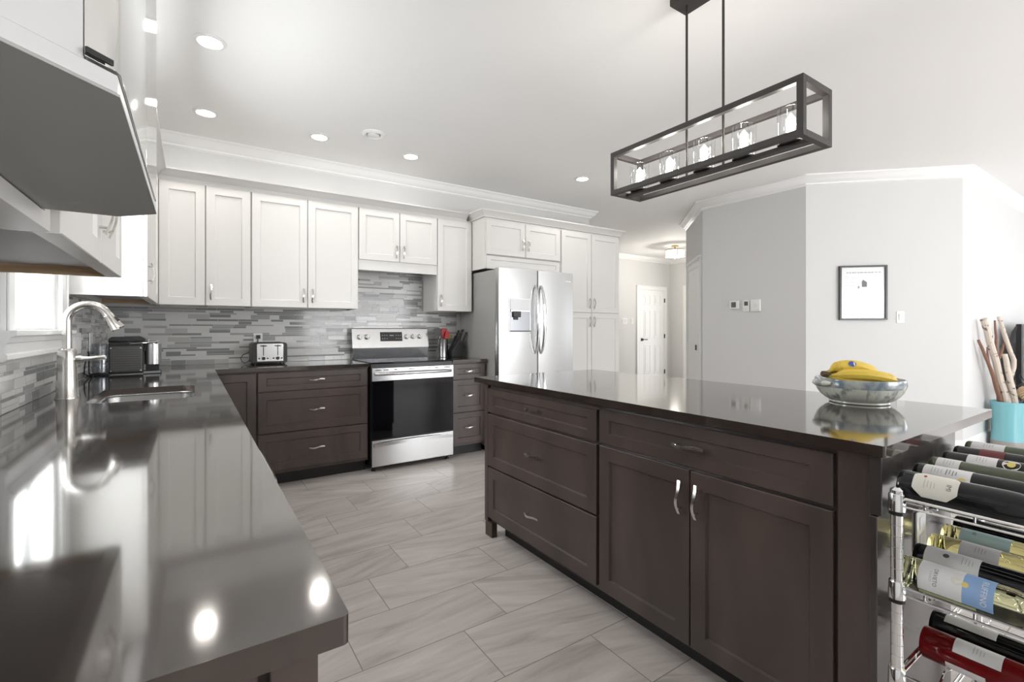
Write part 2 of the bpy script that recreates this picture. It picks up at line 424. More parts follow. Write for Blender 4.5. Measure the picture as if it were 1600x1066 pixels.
# hall doors
def six_panel(F, u0, u1, v0, v1, parent, hinge=True):
    d = MB(); d.fbox(F, u0, u1, v0, v1, .004, .014)
    w_ = u1-u0; h_ = v1-v0; st = .12*w_/.76; pw = (w_-3*st)/2
    rows = [(v0+.24, v0+.86), (v0+1.0, v0+1.60), (v0+1.71, v0+1.93)]
    for i in range(2):
        a = u0+st+i*(pw+st)
        for r0, r1 in rows:
            # raised panels: moulding ring then field
            for (x0, x1, y0, y1) in ((a, a+pw, r0, r0+.018), (a, a+pw, r1-.018, r1), (a, a+.018, r0, r1), (a+pw-.018, a+pw, r0, r1)):
                d.fbox(F, x0, x1, y0, y1, .014, .020)
            d.fbox(F, a+.045, a+pw-.045, r0+.045, r1-.045, .014, .021)
    return d.build('door_slab', 'trim', parent, .003)
def casing(F, u0, u1, v1, parent, w_=.085, name='door_casing', head=0):
    d = MB()
    d.fbox(F, u0-w_, u0, 0, v1+w_, 0, .018); d.fbox(F, u1, u1+w_, 0, v1+w_, 0, .018); d.fbox(F, u0, u1, v1, v1+w_, 0, .018)
    d.fbox(F, u0-w_, u0-w_+.018, 0, v1+w_, .018, .026); d.fbox(F, u1+w_-.018, u1+w_, 0, v1+w_, .018, .026); d.fbox(F, u0-w_, u1+w_, v1+w_-.018, v1+w_, .018, .026)
    if head: d.fbox(F, u0-w_-.015, u1+w_+.015, v1+w_, v1+w_+.03, 0, .035)
    return d.build(name, 'trim', parent, .002)
def emp(n):
    o = bpy.data.objects.new(n, None); COL.objects.link(o); struct(o); ORG[n] = Vector((0, 0, 0)); return o
d1 = emp('door_1'); F = Fback(6.85)
casing(F, 7.83, 8.63, 2.045, d1); six_panel(F, 7.835, 8.625, .01, 2.04, d1)
mb = MB()
for z in (.27, 1.05, 1.83): mb.fbox(F, 8.618, 8.642, z-.045, z+.045, .014, .028)
mb.build('hinge', 'black', d1)
mb = MB(); q = F.P(7.90, .98, .02); mb.tube([q, q+V(0, -.05, 0)], .012, 10); mb.tube([q+V(0, -.05, 0), q+V(.11, -.055, 0)], .009, 8); mb.fbox(F, 7.87, 7.93, .95, 1.01, .014, .024)
mb.build('door_lever', 'black', d1)
r2 = 1/math.sqrt(2)
d2 = emp('door_2'); F = Fr((5.13, 3.5, 0), (r2, r2, 0), (0, 0, 1), (-r2, r2, 0))
casing(F, .17, .93, 2.0, d2, .085, head=1); MB().fbox(F, .17, .93, .01, 2.0, 0, .010).build('door_slab', 'trim', d2)
MB().fbox(F, .33, .385, .93, 1.0, .010, .022).build('door_latch', 'black', d2, .004)
d3 = emp('door_3'); F = Fr((8.83, 0, 0), (0, -1, 0), (0, 0, 1), (-1, 0, 0))
casing(F, -6.40, -5.45, 2.06, d3)

# ------------------------------------------------------------------ mosaic backsplash
def mosaic(F, u0, u1, v0, v1, name, label, skip=()):
    mb = MB(); mb.cur = 6; mb.fbox(F, u0, u1, v0, v1, 0, .006)
    rnd = random.Random(11 if 'sink' in label else 5)
    v = v0+.002; g = .0022
    pat = [.038, .0125, .019, .038, .019, .0125, .026, .019]
    i = 0
    def put(a, b, c, d):
        if b-a < .006 or d-c < .004: return
        r = rnd.random()
        thin = (d-c) < .018
        if thin: k = 3 if r < .34 else 2 if r < .52 else 0 if r < .8 else 4
        else: k = 3 if r < .10 else 2 if r < .21 else 5 if r < .26 else 4 if r < .52 else 0 if r < .86 else 1
        mb.cur = k; e = rnd.choice((0, 0, .0006))
        mb.fbox(F, a, b, c, d, .006, .0082+e)
    while v < v1-.004:
        h = min(pat[i % len(pat)], v1-v); i += 1
        u = u0-rnd.random()*.2
        while u < u1:
            L = rnd.choice((.098, .148, .148, .198, .298)) if h < .03 else rnd.choice((.073, .098, .148, .148, .198))
            a, b = max(u, u0), min(u+L, u1)
            if b-a > .004:
                if h > .03 and rnd.random() < .40:
                    s = rnd.choice((.0125, .019, .0255))
                    put(a, b-g, v, v+s-g); put(a, b-g, v+s, v+h-g)
                else: put(a, b-g, v, v+h-g)
            u += L
        v += h
    o = mb.build(name, ['tile0', 'tile1', 'tile2', 'tile3', 'tile4', 'tile5', 'groutline'], None, smooth=False)
    tag(o, label, 'backsplash'); return o
ZT = .914
mosaic(Fback(4.619), WX+.001, 2.372, ZT+.001, 1.374, 'backsplash', 'grey and white strip mosaic backsplash on the wall behind range and toaster')
mosaic(Fback(4.619), 1.232, 1.975, 1.374, 1.80, 'backsplash', 'mosaic tile panel rising above the range below the short cupboards')
mosaic(Fleft(WX+.001), .50, WY0-.142, ZT+.001, 1.374, 'backsplash', 'mosaic strip backsplash on the sink wall under the microwave cupboards')
mosaic(Fleft(WX+.001), WY0-.142, WY1+.122, ZT+.001, 1.088, 'backsplash', 'low mosaic strip backsplash under the window sill behind the faucet')
mosaic(Fleft(WX+.001), WY1+.122, 4.61, ZT+.001, 1.374, 'backsplash', 'mosaic strip backsplash beside the window behind the coffee machine')

# ------------------------------------------------------------------ worktops
def fillet(poly, rs, n=6):
    out = []
    N = len(poly)
    for i, p in enumerate(poly):
        r = rs[i] if isinstance(rs, (list, tuple)) else rs
        if r <= 0: out.append(p); continue
        P = Vector(p); a = (Vector(poly[i-1])-P).normalized(); b = (Vector(poly[(i+1) % N])-P).normalized()
        th = a.angle(b); d = r/math.tan(th/2); c = P+(a+b).normalized()*(r/math.sin(th/2))
        s = P+a*d-c; e_ = P+b*d-c; a0 = math.atan2(s.y, s.x); a1 = math.atan2(e_.y, e_.x); da = (a1-a0+PI) % (2*PI)-PI
        for k in range(n+1): out.append((c.x+r*math.cos(a0+da*k/n), c.y+r*math.sin(a0+da*k/n)))
    return out
def slab(name, outer, hole, z0, z1, mt, bevel, label, cat='countertop'):
    bm = bmesh.new(); es = []
    for loop in [outer]+([hole] if hole else []):
        vs = [bm.verts.new((x, y, z1)) for x, y in loop]
        es += [bm.edges.new((vs[i], vs[(i+1) % len(vs)])) for i in range(len(vs))]
    bmesh.ops.triangle_fill(bm, edges=es, use_beauty=True)
    bmesh.ops.recalc_face_normals(bm, faces=bm.faces)
    if bm.faces[:][0].normal.z < 0: bmesh.ops.reverse_faces(bm, faces=bm.faces)
    r = bmesh.ops.extrude_face_region(bm, geom=bm.faces[:])
    for v in r['geom']:
        if isinstance(v, bmesh.types.BMVert): v.co.z = z0
    bmesh.ops.recalc_face_normals(bm, faces=bm.faces)
    me = bpy.data.meshes.new(name); bm.to_mesh(me); bm.free(); me.materials.append(M[mt])
    o = bpy.data.objects.new(name, me); COL.objects.link(o)
    b = o.modifiers.new('edge', 'BEVEL'); b.width = bevel; b.segments = 3; b.limit_method = 'ANGLE'; b.angle_limit = math.radians(50); b.harden_normals = True
    for p in me.polygons: p.use_smooth = True
    me.set_sharp_from_angle(angle=math.radians(30))
    tag(o, label, cat); return o
SK = (-.345, .008, 2.405, 2.945)
hole = fillet([(SK[0], SK[2]), (SK[1], SK[2]), (SK[1], SK[3]), (SK[0], SK[3])], .06)
outer = fillet([(-.526, .486), (.131, .486), (.131, 3.9615), (1.229, 3.9615), (1.229, 4.611), (-.526, 4.611)], [0, .007, 0, 0, 0, 0])
slab('countertop', outer, hole, ZT-.029, ZT, 'quartz', .004, 'long polished brown worktop holding the sink, running round the corner to the range')
slab('countertop', [(1.9985, 3.9615), (2.372, 3.9615), (2.372, 4.611), (1.9985, 4.611)], None, ZT-.029, ZT, 'quartz', .003, 'short brown worktop between the range and the refrigerator')
slab('countertop', fillet([(1.397, .454), (2.367, .454), (2.367, 2.49), (1.397, 2.49)], .006), None, ZT-.029, ZT, 'quartz', .003, 'large polished brown island worktop carrying the fruit bowl')

# sink
sk = thing('sink', 'stainless steel undermount sink set into the brown worktop below the window', 'sink', (-.17, 2.675, .70))
mb = MB(); hl = fillet([(SK[0]-.004, SK[2]-.004), (SK[1]+.004, SK[2]-.004), (SK[1]+.004, SK[3]+.004), (SK[0]-.004, SK[3]+.004)], .06)
def ring(poly, d):
    cx = (SK[0]+SK[1])/2; cy = (SK[2]+SK[3])/2
    return [(x-math.copysign(min(d, abs(x-cx)), x-cx), y-math.copysign(min(d, abs(y-cy)), y-cy)) for x, y in poly]
n = len(hl); vs = []
levels = [(-.02, .8845), (0, .8845), (.004, .872), (.010, .73), (.03, .712), (.08, .706)]
for d, z in levels: vs += [(x, y, z) for x, y in ring(hl, d)]
fs = [(j*n+i, j*n+(i+1) % n, (j+1)*n+(i+1) % n, (j+1)*n+i) for j in range(len(levels)-1) for i in range(n)]
fs.append(list(range((len(levels)-1)*n, len(levels)*n)))
o = mb.add(vs, fs).build('basin', 'steel', sk)
sm = o.modifiers.new('t', 'SOLIDIFY'); sm.thickness = .0015; sm.offset = -1
MB().lathe([(.05, .7065), (.05, .709), (.042, .711), (.03, .708), (.012, .708)], (-.17, 2.675, 0), 24).build('drain', 'chrome', sk)

# ------------------------------------------------------------------ base cabinets
def carcass(mb, x0, x1, y0, y1, z0, z1): mb.box(x0, x1, y0, y1, z0, z1)
YB = 4.005     # face of the carcasses on the back wall
Fb = Fback(YB)
# left run under the long worktop
c = thing('end_cabinet', 'dark base cabinet closing the near end of the long worktop', 'cabinet', (-.2, .78, 0))
MB().box(-.52, .085, .535, 1.07, .10, .884).build('carcass', 'dark', c, .001)
FE = Fr((0, .535, 0), (1, 0, 0), (0, 0, 1), (0, -1, 0))
mb = MB(); mb.fbox(FE, .062, .106, 0, .884, 0, .025); mb.build('corner_post', 'dark', c, .002)
MB().fbox(FE, -.52, -.47, 0, .884, 0, .025).build('corner_post', 'dark', c, .002)
shaker(FE, -.468, .052, .10, .872, 'dark', c, 'end_panel', .07)
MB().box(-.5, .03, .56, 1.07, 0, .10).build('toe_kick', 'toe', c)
front(Fleft(.085), .54, 1.065, .115, .87, 'dark', c, 'door', 1.01, .74, True)
c = thing('dishwasher', 'stainless dishwasher under the long worktop, only its bowed handle end showing', 'dishwasher', (-.2, 1.38, 0))
MB().box(-.50, .08, 1.08, 1.69, .10, .880).build('tub', 'steel_dk', c, .002)
d = MB().fbox(Fleft(.08), 1.083, 1.687, .12, .872, 0, .024).build('door', 'steel', c, .004)
mb = MB(); pth = []
for i in range(21):
    t = -1+i/10; pth.append((.104+.052*(1-abs(t)**6), 1.385+.285*t, .845))
mb.tube(pth, .010, 10); mb.build('handle', 'chrome', d)
MB().box(-.5, .03, 1.08, 1.69, 0, .10).build('toe_kick', 'toe', c)
c = thing('drawer_cabinet', 'dark three drawer base cabinet between dishwasher and sink cupboard', 'cabinet', (-.2, 1.92, 0))
MB().box(-.52, .085, 1.70, 2.14, .10, .884).build('carcass', 'dark', c)
for a, b_ in ((.115, .41), (.415, .72), (.727, .87)): front(Fleft(.085), 1.705, 2.135, a, b_, 'dark', c, 'drawer', 1.92, (a+b_)/2)
MB().box(-.5, .03, 1.70, 2.14, 0, .10).build('toe_kick', 'toe', c)
c = thing('sink_cabinet', 'dark double door base cabinet beneath the steel sink', 'cabinet', (-.2, 2.68, 0))
mb = MB(); mb.box(-.52, .085, 2.15, 2.17, .10, .884); mb.box(-.52, .085, 3.04, 3.06, .10, .884); mb.box(-.52, .085, 2.17, 3.04, .10, .12); mb.box(.065, .085, 2.17, 3.04, .12, .884)
mb.build('carcass', 'dark', c)
front(Fleft(.085), 2.155, 2.60, .115, .87, 'dark', c, 'door', 2.55, .74, True); front(Fleft(.085), 2.606, 3.055, .115, .87, 'dark', c, 'door', 2.66, .74, True)
MB().box(-.5, .03, 2.15, 3.06, 0, .10).build('toe_kick', 'toe', c)
c = thing('corner_cabinet', 'dark corner base cabinet where the two worktops meet', 'cabinet', (.0, 4.0, 0))
MB().prism([(-.52, 3.07), (.085, 3.07), (.085, YB), (.395, YB), (.395, 4.60), (-.52, 4.60)], .10, .884).build('carcass', 'dark', c)
front(Fb, .128, .390, .125, .870, 'dark', c, 'door'); front(Fleft(.085), 3.075, 3.98, .125, .870, 'dark', c, 'door')
MB().prism([(-.5, 3.07), (.03, 3.07), (.03, YB+.075), (.395, YB+.075), (.395, 4.5), (-.5, 4.5)], 0, .10).build('toe_kick', 'toe', c)
c = thing('drawer_cabinet', 'wide dark three drawer base cabinet under the toaster', 'cabinet', (.81, 4.3, 0))
MB().box(.398, 1.227, YB, 4.60, .10, .884).build('carcass', 'dark', c)
for a, b_ in ((.125, .408), (.415, .722), (.729, .872)): front(Fb, .403, 1.216, a, b_, 'dark', c, 'drawer', .815, (a+b_)/2+.005)
MB().box(.398, 1.227, YB+.075, 4.5, 0, .10).build('toe_kick', 'toe', c)
c = thing('drawer_cabinet', 'narrow dark three drawer base cabinet between range and refrigerator', 'cabinet', (2.19, 4.3, 0))
MB().box(2.0, 2.370, YB, 4.60, .10, .884).build('carcass', 'dark', c)
for a, b_ in ((.125, .412), (.419, .722), (.729, .872)): front(Fb, 2.012, 2.358, a, b_, 'dark', c, 'drawer', 2.19, (a+b_)/2+.005, rail=.05)
MB().box(2.0, 2.370, YB+.075, 4.5, 0, .10).build('toe_kick', 'toe', c)

# ------------------------------------------------------------------ upper cabinets, back wall
ZU, ZTOP = 1.379, 2.281
Fu = Fback(4.28)
def upper(x0, x1, z0, doors, label, side=True):
    c = thing('wall_cabinet', label, 'cabinet', ((x0+x1)/2, 4.45, z0))
    mb = MB(); zb = z0+.022
    mb.box(x0, x0+.015, 4.28, 4.61, z0, ZTOP+.02); mb.box(x1-.015, x1, 4.28, 4.61, z0, ZTOP+.02)
    mb.box(x0+.015, x1-.015, 4.28, 4.30, z0, ZTOP+.02); mb.box(x0+.015, x1-.015, 4.30, 4.61, ZTOP, ZTOP+.02); mb.box(x0+.015, x1-.015, 4.595, 4.61, z0, ZTOP)
    mb.build('carcass', 'cab', c)
    MB().box(x0+.015, x1-.015, 4.30, 4.595, zb, zb+.015).build('bottom_panel', 'raw_wood', c)
    for (a, b_, v0, hu) in doors:
        front(Fu, a, b_, v0, ZTOP, 'cab', c, 'door', hu, (v0+.10) if hu else None, True)
    return c
upper(-.224, .079, ZU, [(-.203, .076, ZU, None)], 'narrow cream wall cabinet without handle, in the corner of the upper run')
upper(.080, .383, ZU, [(.084, .378, ZU, .115)], 'cream single door wall cabinet beside the corner one, handle low on its door')
upper(.384, 1.2215, ZU, [(.389, .797, ZU, .765), (.803, 1.217, ZU, .835)], 'wide cream double door wall cabinet above the toaster')
c = thing('wall_cabinet', 'short cream double door wall cabinet over the range with a plain valance', 'cabinet', (1.6, 4.45, 1.73))
MB().box(1.2225, 1.983, 4.28, 4.61, 1.815, ZTOP+.02).build('carcass', 'cab', c)
MB().box(1.2225, 1.983, 4.272, 4.292, 1.731, 1.8145).build('valance', 'cab', c)
front(Fu, 1.227, 1.599, 1.824, ZTOP, 'cab', c, 'door', 1.567, 1.915, True); front(Fu, 1.605, 1.980, 1.824, ZTOP, 'cab', c, 'door', 1.637, 1.915, True)
MB().box(1.25, 1.96, 4.31, 4.59, 1.75, 1.8145).build('hood_insert', 'steel_dk', c, .004)
upper(1.984, 2.369, ZU, [(1.988, 2.364, ZU, 2.018)], 'tall narrow cream wall cabinet between the range and the refrigerator')
# left wall
def left_upper(y0, y1, label, doors, near_gap=False):
    c = thing('wall_cabinet', label, 'cabinet', (-.38, (y0+y1)/2, ZU))
    mb = MB()
    mb.box(-.527, -.225, y0, y0+.015, ZU, ZTOP+.02); mb.box(-.527, -.225, y1-.015, y1, ZU, ZTOP+.02)
    mb.box(-.245, -.225, y0+.015, y1-.015, ZU, ZTOP+.02); mb.box(-.527, -.245, y0+.015, y1-.015, ZTOP, ZTOP+.02); mb.box(-.527, -.512, y0+.015, y1-.015, ZU, ZTOP)
    mb.build('carcass', 'cab', c)
    MB().box(-.512, -.245, y0+.0155, y1-.0155, ZU+.030, ZU+.045).build('bottom_panel', 'melamine', c)
    MB().box(-.510, -.247, y1-.022, y1-.0155, ZU, ZU+.0295).build('bottom_rail', 'raw_wood', c)
    for a, b_, hu in doors: front(Fleft(-.225), a, b_, ZU, ZTOP, 'cab', c, 'door', hu, ZU+.13, True)
    return c
left_upper(3.27, 4.255, 'cream wall cabinet beside the window, its side panel facing the faucet', [(3.275, 4.235, 3.315)])
left_upper(1.205, 2.14, 'cream double door wall cabinet between microwave and window', [(1.215, 1.682, 1.652), (1.688, 2.132, 1.718)])
c = thing('wall_cabinet', 'cream cabinet built round the microwave at the near end of the upper run', 'cabinet', (-.38, .78, ZU))
mb = MB(); mb.box(-.527, -.218, .36, .378, ZU, ZTOP+.02); mb.box(-.527, -.218, 1.165, 1.203, ZU, ZTOP+.02); mb.box(-.527, -.218, .378, 1.165, ZU, 1.409); mb.box(-.527, -.225, .378, 1.165, 1.87, ZTOP+.02)
mb.build('carcass', 'cab', c)
front(Fleft(-.225), .385, .772, 1.90, ZTOP, 'cab', c, 'door', .74, 2.0, True); front(Fleft(-.225), .778, 1.16, 1.90, ZTOP, 'cab', c, 'door', .81, 2.0, True)

# crown on the cabinets
KP = [(0, 2.302), (.014, 2.302), (.014, 2.312), (.022, 2.318), (.034, 2.338), (.056, 2.352), (.062, 2.358), (.062, 2.366), (0, 2.366)]
def kp(z): return [(o-.02, zz) for o, zz in KP]
fr = MB(); fr.profile([(-.222, .36), (-.222, 4.277), (2.308, 4.277)], [(0, 2.282), (.012, 2.282), (.012, 2.3015), (0, 2.3015)])
fr.profile([(-.222, .36), (-.222, 4.277), (2.308, 4.277)], [(-.06, 2.302), (.014, 2.302), (.014, 2.312), (.022, 2.318), (.034, 2.338), (.056, 2.352), (.064, 2.358), (.064, 2.368), (-.06, 2.368)])
o = fr.build('cabinet_crown', 'cab_shaded'); tag(o, 'stepped crown moulding running along the top of the upper cabinets', 'moulding')
fr = MB()
pth = [(2.374, 4.60), (2.374, 4.017), (4.226, 4.017), (4.226, 4.60)]
fr.profile(pth[::-1][::-1], [(-.05, 2.302), (.014, 2.302), (.014, 2.312), (.022, 2.318), (.034, 2.338), (.056, 2.352), (.064, 2.358), (.064, 2.368), (-.05, 2.368)])
o = fr.build('cabinet_crown', 'cab'); tag(o, 'crown moulding wrapping the taller cupboards over refrigerator and pantry', 'moulding')

# ------------------------------------------------------------------ fridge cabinet and pantry
Fp = Fback(4.02)
c = thing('wall_cabinet', 'deep cream cabinet bridging over the refrigerator, two small doors', 'cabinet', (2.85, 4.3, 1.8))
MB().box(2.374, 3.327, 4.02, 4.61, 1.935, 2.30).build('carcass', 'cab', c)
MB().box(2.374, 2.392, 4.02, 4.61, 1.797, 1.9345).build('side_skirt', 'cab', c)
shaker(Fr((0, 4.035, 0), (1, 0, 0), (0, 0, 1), (0, -1, 0)), 2.394, 3.322, 1.797, 1.930, 'cab', c, 'filler_panel', .05)
front(Fp, 2.386, 2.850, 1.940, ZTOP, 'cab', c, 'door', 2.818, 2.06, True); front(Fp, 2.856, 3.314, 1.940, ZTOP, 'cab', c, 'door', 2.888, 2.06, True)
c = thing('pantry_cabinet', 'tall cream pantry cupboard with four doors at the end of the back wall', 'cabinet', (3.78, 4.3, 0))
MB().box(3.329, 4.226, 4.02, 4.61, .10, 2.30).build('carcass', 'cab', c)
MB().box(3.335, 4.22, 4.09, 4.5, 0, .10).build('toe_kick', 'toe', c)
for a, b_, h in ((3.336, 3.773, 3.742), (3.779, 4.220, 3.810)):
    front(Fp, a, b_, 1.390, ZTOP, 'cab', c, 'door', h, 1.49, True); front(Fp, a, b_, .12, 1.384, 'cab', c, 'door', h, 1.285, True)

# ------------------------------------------------------------------ refrigerator
r = thing('refrigerator', 'stainless side by side refrigerator with ice dispenser and curved handles', 'refrigerator', (2.85, 4.2, 0))
MB().box(2.394, 3.306, 3.853, 4.56, .05, 1.772).build('cabinet_body', 'fridge_side', r, .004)
mb = MB(); mb.box(2.41, 3.29, 3.87, 4.5, .0, .05); mb.build('base_grille', 'black', r)
def fdoor(x0, x1):
    mb = MB(); N = 10; poly = [(x0, 3.848), (x0, 3.797)]
    for i in range(N+1):
        t = i/N; poly.append((x0+.006+(x1-x0-.012)*t, 3.792-.012*math.sin(PI*(.15+.7*t))))
    poly += [(x1, 3.797), (x1, 3.848)]
    mb.prism(poly, .07, 1.783); return mb
dl = fdoor(2.387, 2.847)
# dispenser recess is a separate inset in the freezer door
dl = dl.build('freezer_door', 'fridge_steel', r)
dr = fdoor(2.853, 3.315).build('fridge_door', 'fridge_steel', r)
Fd = Fback(3.780)
mb = MB(); mb.fbox(Fd, 2.505, 2.755, 1.17, 1.50, -.004, .004); mb.build('dispenser_frame', 'steel', dl, .002)
mb = MB(); mb.fbox(Fd, 2.515, 2.745, 1.385, 1.490, .004, .010); mb.build('dispenser_panel', 'mw_body', dl, .003)
mb = MB()
mb.fbox(Fd, 2.515, 2.745, 1.178, 1.375, .004, .0065); mb.build('dispenser_niche', 'steel_dk', dl)
mb = MB(); mb.fbox(Fd, 2.54, 2.625, 1.315, 1.372, .0066, .026); mb.fbox(Fd, 2.55, 2.60, 1.29, 1.315, .0066, .016); mb.build('dispenser_paddle', 'black', dl, .003)
mb = MB(); mb.fbox(Fd, 2.515, 2.745, 1.176, 1.186, .0066, .02); mb.build('drip_tray', 'black', dl, .002)
mb = MB(); mb.fbox(Fd, 2.515, 2.745, 1.366, 1.386, .0066, .016); mb.build('dispenser_lip', 'steel', dl, .002)
mb = MB(); mb.box(3.20, 3.275, 3.778, 3.786, 1.685, 1.70); mb.build('badge', 'white', dr, .001)
for x, sg, pr in ((2.815, 1, dl), (2.885, -1, dr)):
    pth = []
    for i in range(25):
        t = -1+i/12; k = 1-t*t
        pth.append((x-sg*.004*k, 3.782-.062*k**.6, 1.295+.335*t))
    mb = MB(); mb.tube(pth, [.011+.006*(1-(-1+i/12)**2) for i in range(25)], 12); mb.build('handle', 'chrome', pr)

# ------------------------------------------------------------------ range
g = thing('range', 'stainless electric range with black glass top and oven window', 'range', (1.615, 4.28, 0))
MB().box(1.2375, 1.9955, 3.965, 4.60, .045, .908).build('body', 'black', g, .003)
Fg = Fback(3.965)
mb = MB(); mb.fbox(Fg, 1.239, 1.994, .045, .265, 0, .026); d = mb.build('storage_drawer', 'steel', g, .004)
mb = MB(); pth = []
for i in range(17):
    t = -1+i/8; pth.append((1.6165+.36*t, 3.930-.020*(1-t*t), .236+.004*(1-t*t)-.012*t*t))
mb.ribbon(pth, (0, 0, 1), .026, .012); mb.build('drawer_lip', 'steel', d)
mb = MB(); mb.fbox(Fg, 1.239, 1.994, .275, .762, 0, .024); d = mb.build('oven_door', 'glassblk', g, .003)
mb = MB(); mb.fbox(Fg, 1.239, 1.994, .763, .872, 0, .028); mb.build('door_band', 'steel', d, .003)
mb = MB()
for x0, w_ in ((1.268, .045), (1.34, .04), (1.43, .03), (1.56, .06), (1.735, .03), (1.81, .03), (1.90, .06)): mb.fbox(Fg, x0, x0+w_, .852, .859, .0275, .029)
mb.build('vent_slot', 'black', d)
mb = MB(); pth = []
for i in range(25):
    t = -1+i/12; pth.append((1.6165+.35*t, 3.937-.050*(1-t**4), .822+.004*(1-t*t)))
mb.tube(pth, .0135, 12); mb.build('handle', 'steel', d)
MB().box(1.236, 1.997, 3.945, 4.52, .909, .921).build('cooktop', 'glassblk', g, .004)
mb = MB()
for (x, y, rr) in ((1.42, 4.10, .10), (1.81, 4.10, .08), (1.42, 4.36, .075), (1.81, 4.36, .10)):
    mb.lathe([(rr, .9211), (rr, .9215), (rr-.003, .9216), (rr-.004, .9211)], (x, y, 0), 40, caps=False)
mb.build('burner_ring', 'steel_dk', g)
mb = MB(); mb.fprism(Fr((0, 0, 0), (0, 1, 0), (0, 0, 1), (1, 0, 0)), [(4.515, .921), (4.60, .921), (4.60, 1.02), (4.50, 1.02)], 1.238, 1.995); mb.build('backguard_base', 'steel_dk', g, .002)
Fk = Fr((0, 4.497, 1.022), (1, 0, 0), Vector((0, .035, .182)).normalized(), Vector((0, -.182, .035)).normalized())
mb = MB(); mb.fprism(Fr((0, 0, 0), (0, 1, 0), (0, 0, 1), (1, 0, 0)), [(4.497, 1.021), (4.60, 1.021), (4.60, 1.21), (4.54, 1.21), (4.532, 1.204)], 1.235, 1.998); cp = mb.build('control_panel', 'steel', g, .003)
for x in (1.301, 1.372, 1.765, 1.834, 1.905):
    mb = MB(); c0 = Fk.P(x, .105, 0); pr_ = []
    q = MB(); k_ = []
    for rr, h in ((.026, .0), (.026, .004), (.021, .006), (.020, .024), (.017, .027)):
        k_.append((rr, h))
    n_ = 20; vs = []
    for rr, h in k_:
        for i in range(n_): a = 2*PI*i/n_; vs.append(c0+Fk.u*(rr*math.cos(a))+Fk.v*(rr*math.sin(a))+Fk.n*h)
    fs = [(j*n_+i, j*n_+(i+1) % n_, (j+1)*n_+(i+1) % n_, (j+1)*n_+i) for j in range(len(k_)-1) for i in range(n_)]
    fs += [list(range(n_))[::-1], list(range((len(k_)-1)*n_, len(k_)*n_))]
    mb.add(vs, fs); mb.fbox(Fk, x-.004, x+.004, .085, .125, .026, .034); mb.build('knob', 'steel', cp)
mb = MB(); mb.fbox(Fk, 1.502, 1.722, .062, .152, 0, .003); dsp = mb.build('display', 'black', cp)
mb = MB()
for i in range(3):
    for j in range(2):
        for x0 in (1.518, 1.655): mb.fbox(Fk, x0+i*.022, x0+i*.022+.010, .085+j*.032, .090+j*.032, .003, .0034)
mb.fbox(Fk, 1.595, 1.635, .115, .122, .003, .0034); mb.build('display_marks', 'ink', dsp)
mb = MB()
for x in (1.27, 1.96):
    for y in (4.0, 4.54): mb.lathe([(.018, 0), (.018, .01), (.012, .012), (.012, .046)], (x, y, 0), 12)
mb.build('foot', 'black', g)

# ------------------------------------------------------------------ island
XI = 1.44
Fi = Fisl(XI)
c = thing('drawer_cabinet', 'dark three drawer unit at the far half of the island', 'cabinet', (1.7, 1.93, 0))
MB().box(XI, 1.97, 1.468, 2.385, .09, .884).build('carcass', 'dark', c)
mb = MB(); mb.box(1.421, 1.985, 2.3705, 2.405, .085, .884); mb.build('end_panel', 'dark', c, .002)
MB().box(1.425, 1.46, 2.33, 2.403, 0, .0845).build('foot', 'dark', c, .001); MB().box(1.90, 1.97, 2.33, 2.403, 0, .0845).build('foot', 'dark', c, .001)
for a, b_ in ((.113, .402), (.411, .710), (.722, .858)): front(Fi, -2.3675, -1.476, a, b_, 'dark', c, 'drawer', -1.925, (a+b_)/2+.005)
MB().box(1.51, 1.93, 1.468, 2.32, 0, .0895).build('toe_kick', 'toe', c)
c = thing('island_cabinet', 'dark island cupboard with one wide drawer over two doors, beside the wine rack', 'cabinet', (1.7, .97, 0))
MB().box(XI, 1.97, .50, 1.466, .09, .884).build('carcass', 'dark', c)
mb = MB(); mb.box(1.421, 1.4395, .492, .5665, .09, .884); mb.build('stile', 'dark', c, .001)
mb = MB(); mb.box(1.405, 1.985, .464, .4915, .738, .884); mb.build('apron_panel', 'endpanel', c, .003)
mb = MB(); mb.box(1.405, 1.985, .474, .4915, 0, .735); ep = mb.build('end_panel', 'endpanel', c, .003)
front(Fi, -1.459, -.578, .727, .868, 'dark', c, 'drawer', -1.02, .800, L=.13) if False else None
d = shaker(Fi, -1.459, -.578, .724, .866, 'dark', c, 'drawer'); pull(Fi, -1.02, .795, d, False, .125)
front(Fi, -1.459, -1.022, .106, .712, 'dark', c, 'door', -1.052, .615, True); front(Fi, -1.017, -.578, .106, .712, 'dark', c, 'door', -.987, .615, True)
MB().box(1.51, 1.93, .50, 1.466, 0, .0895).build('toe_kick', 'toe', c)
o = thing('outlet', 'white outlet plate on the dark island end panel behind the wine rack', 'outlet', (1.70, .472, .63))
MB().box(1.663, 1.735, .468, .4735, .575, .69).build('plate', 'white', o, .002)
mb = MB(); mb.box(1.682, 1.716, .4665, .4675, .64, .675); mb.box(1.682, 1.716, .4665, .4675, .59, .625); mb.build('socket', 'lab_w', o)

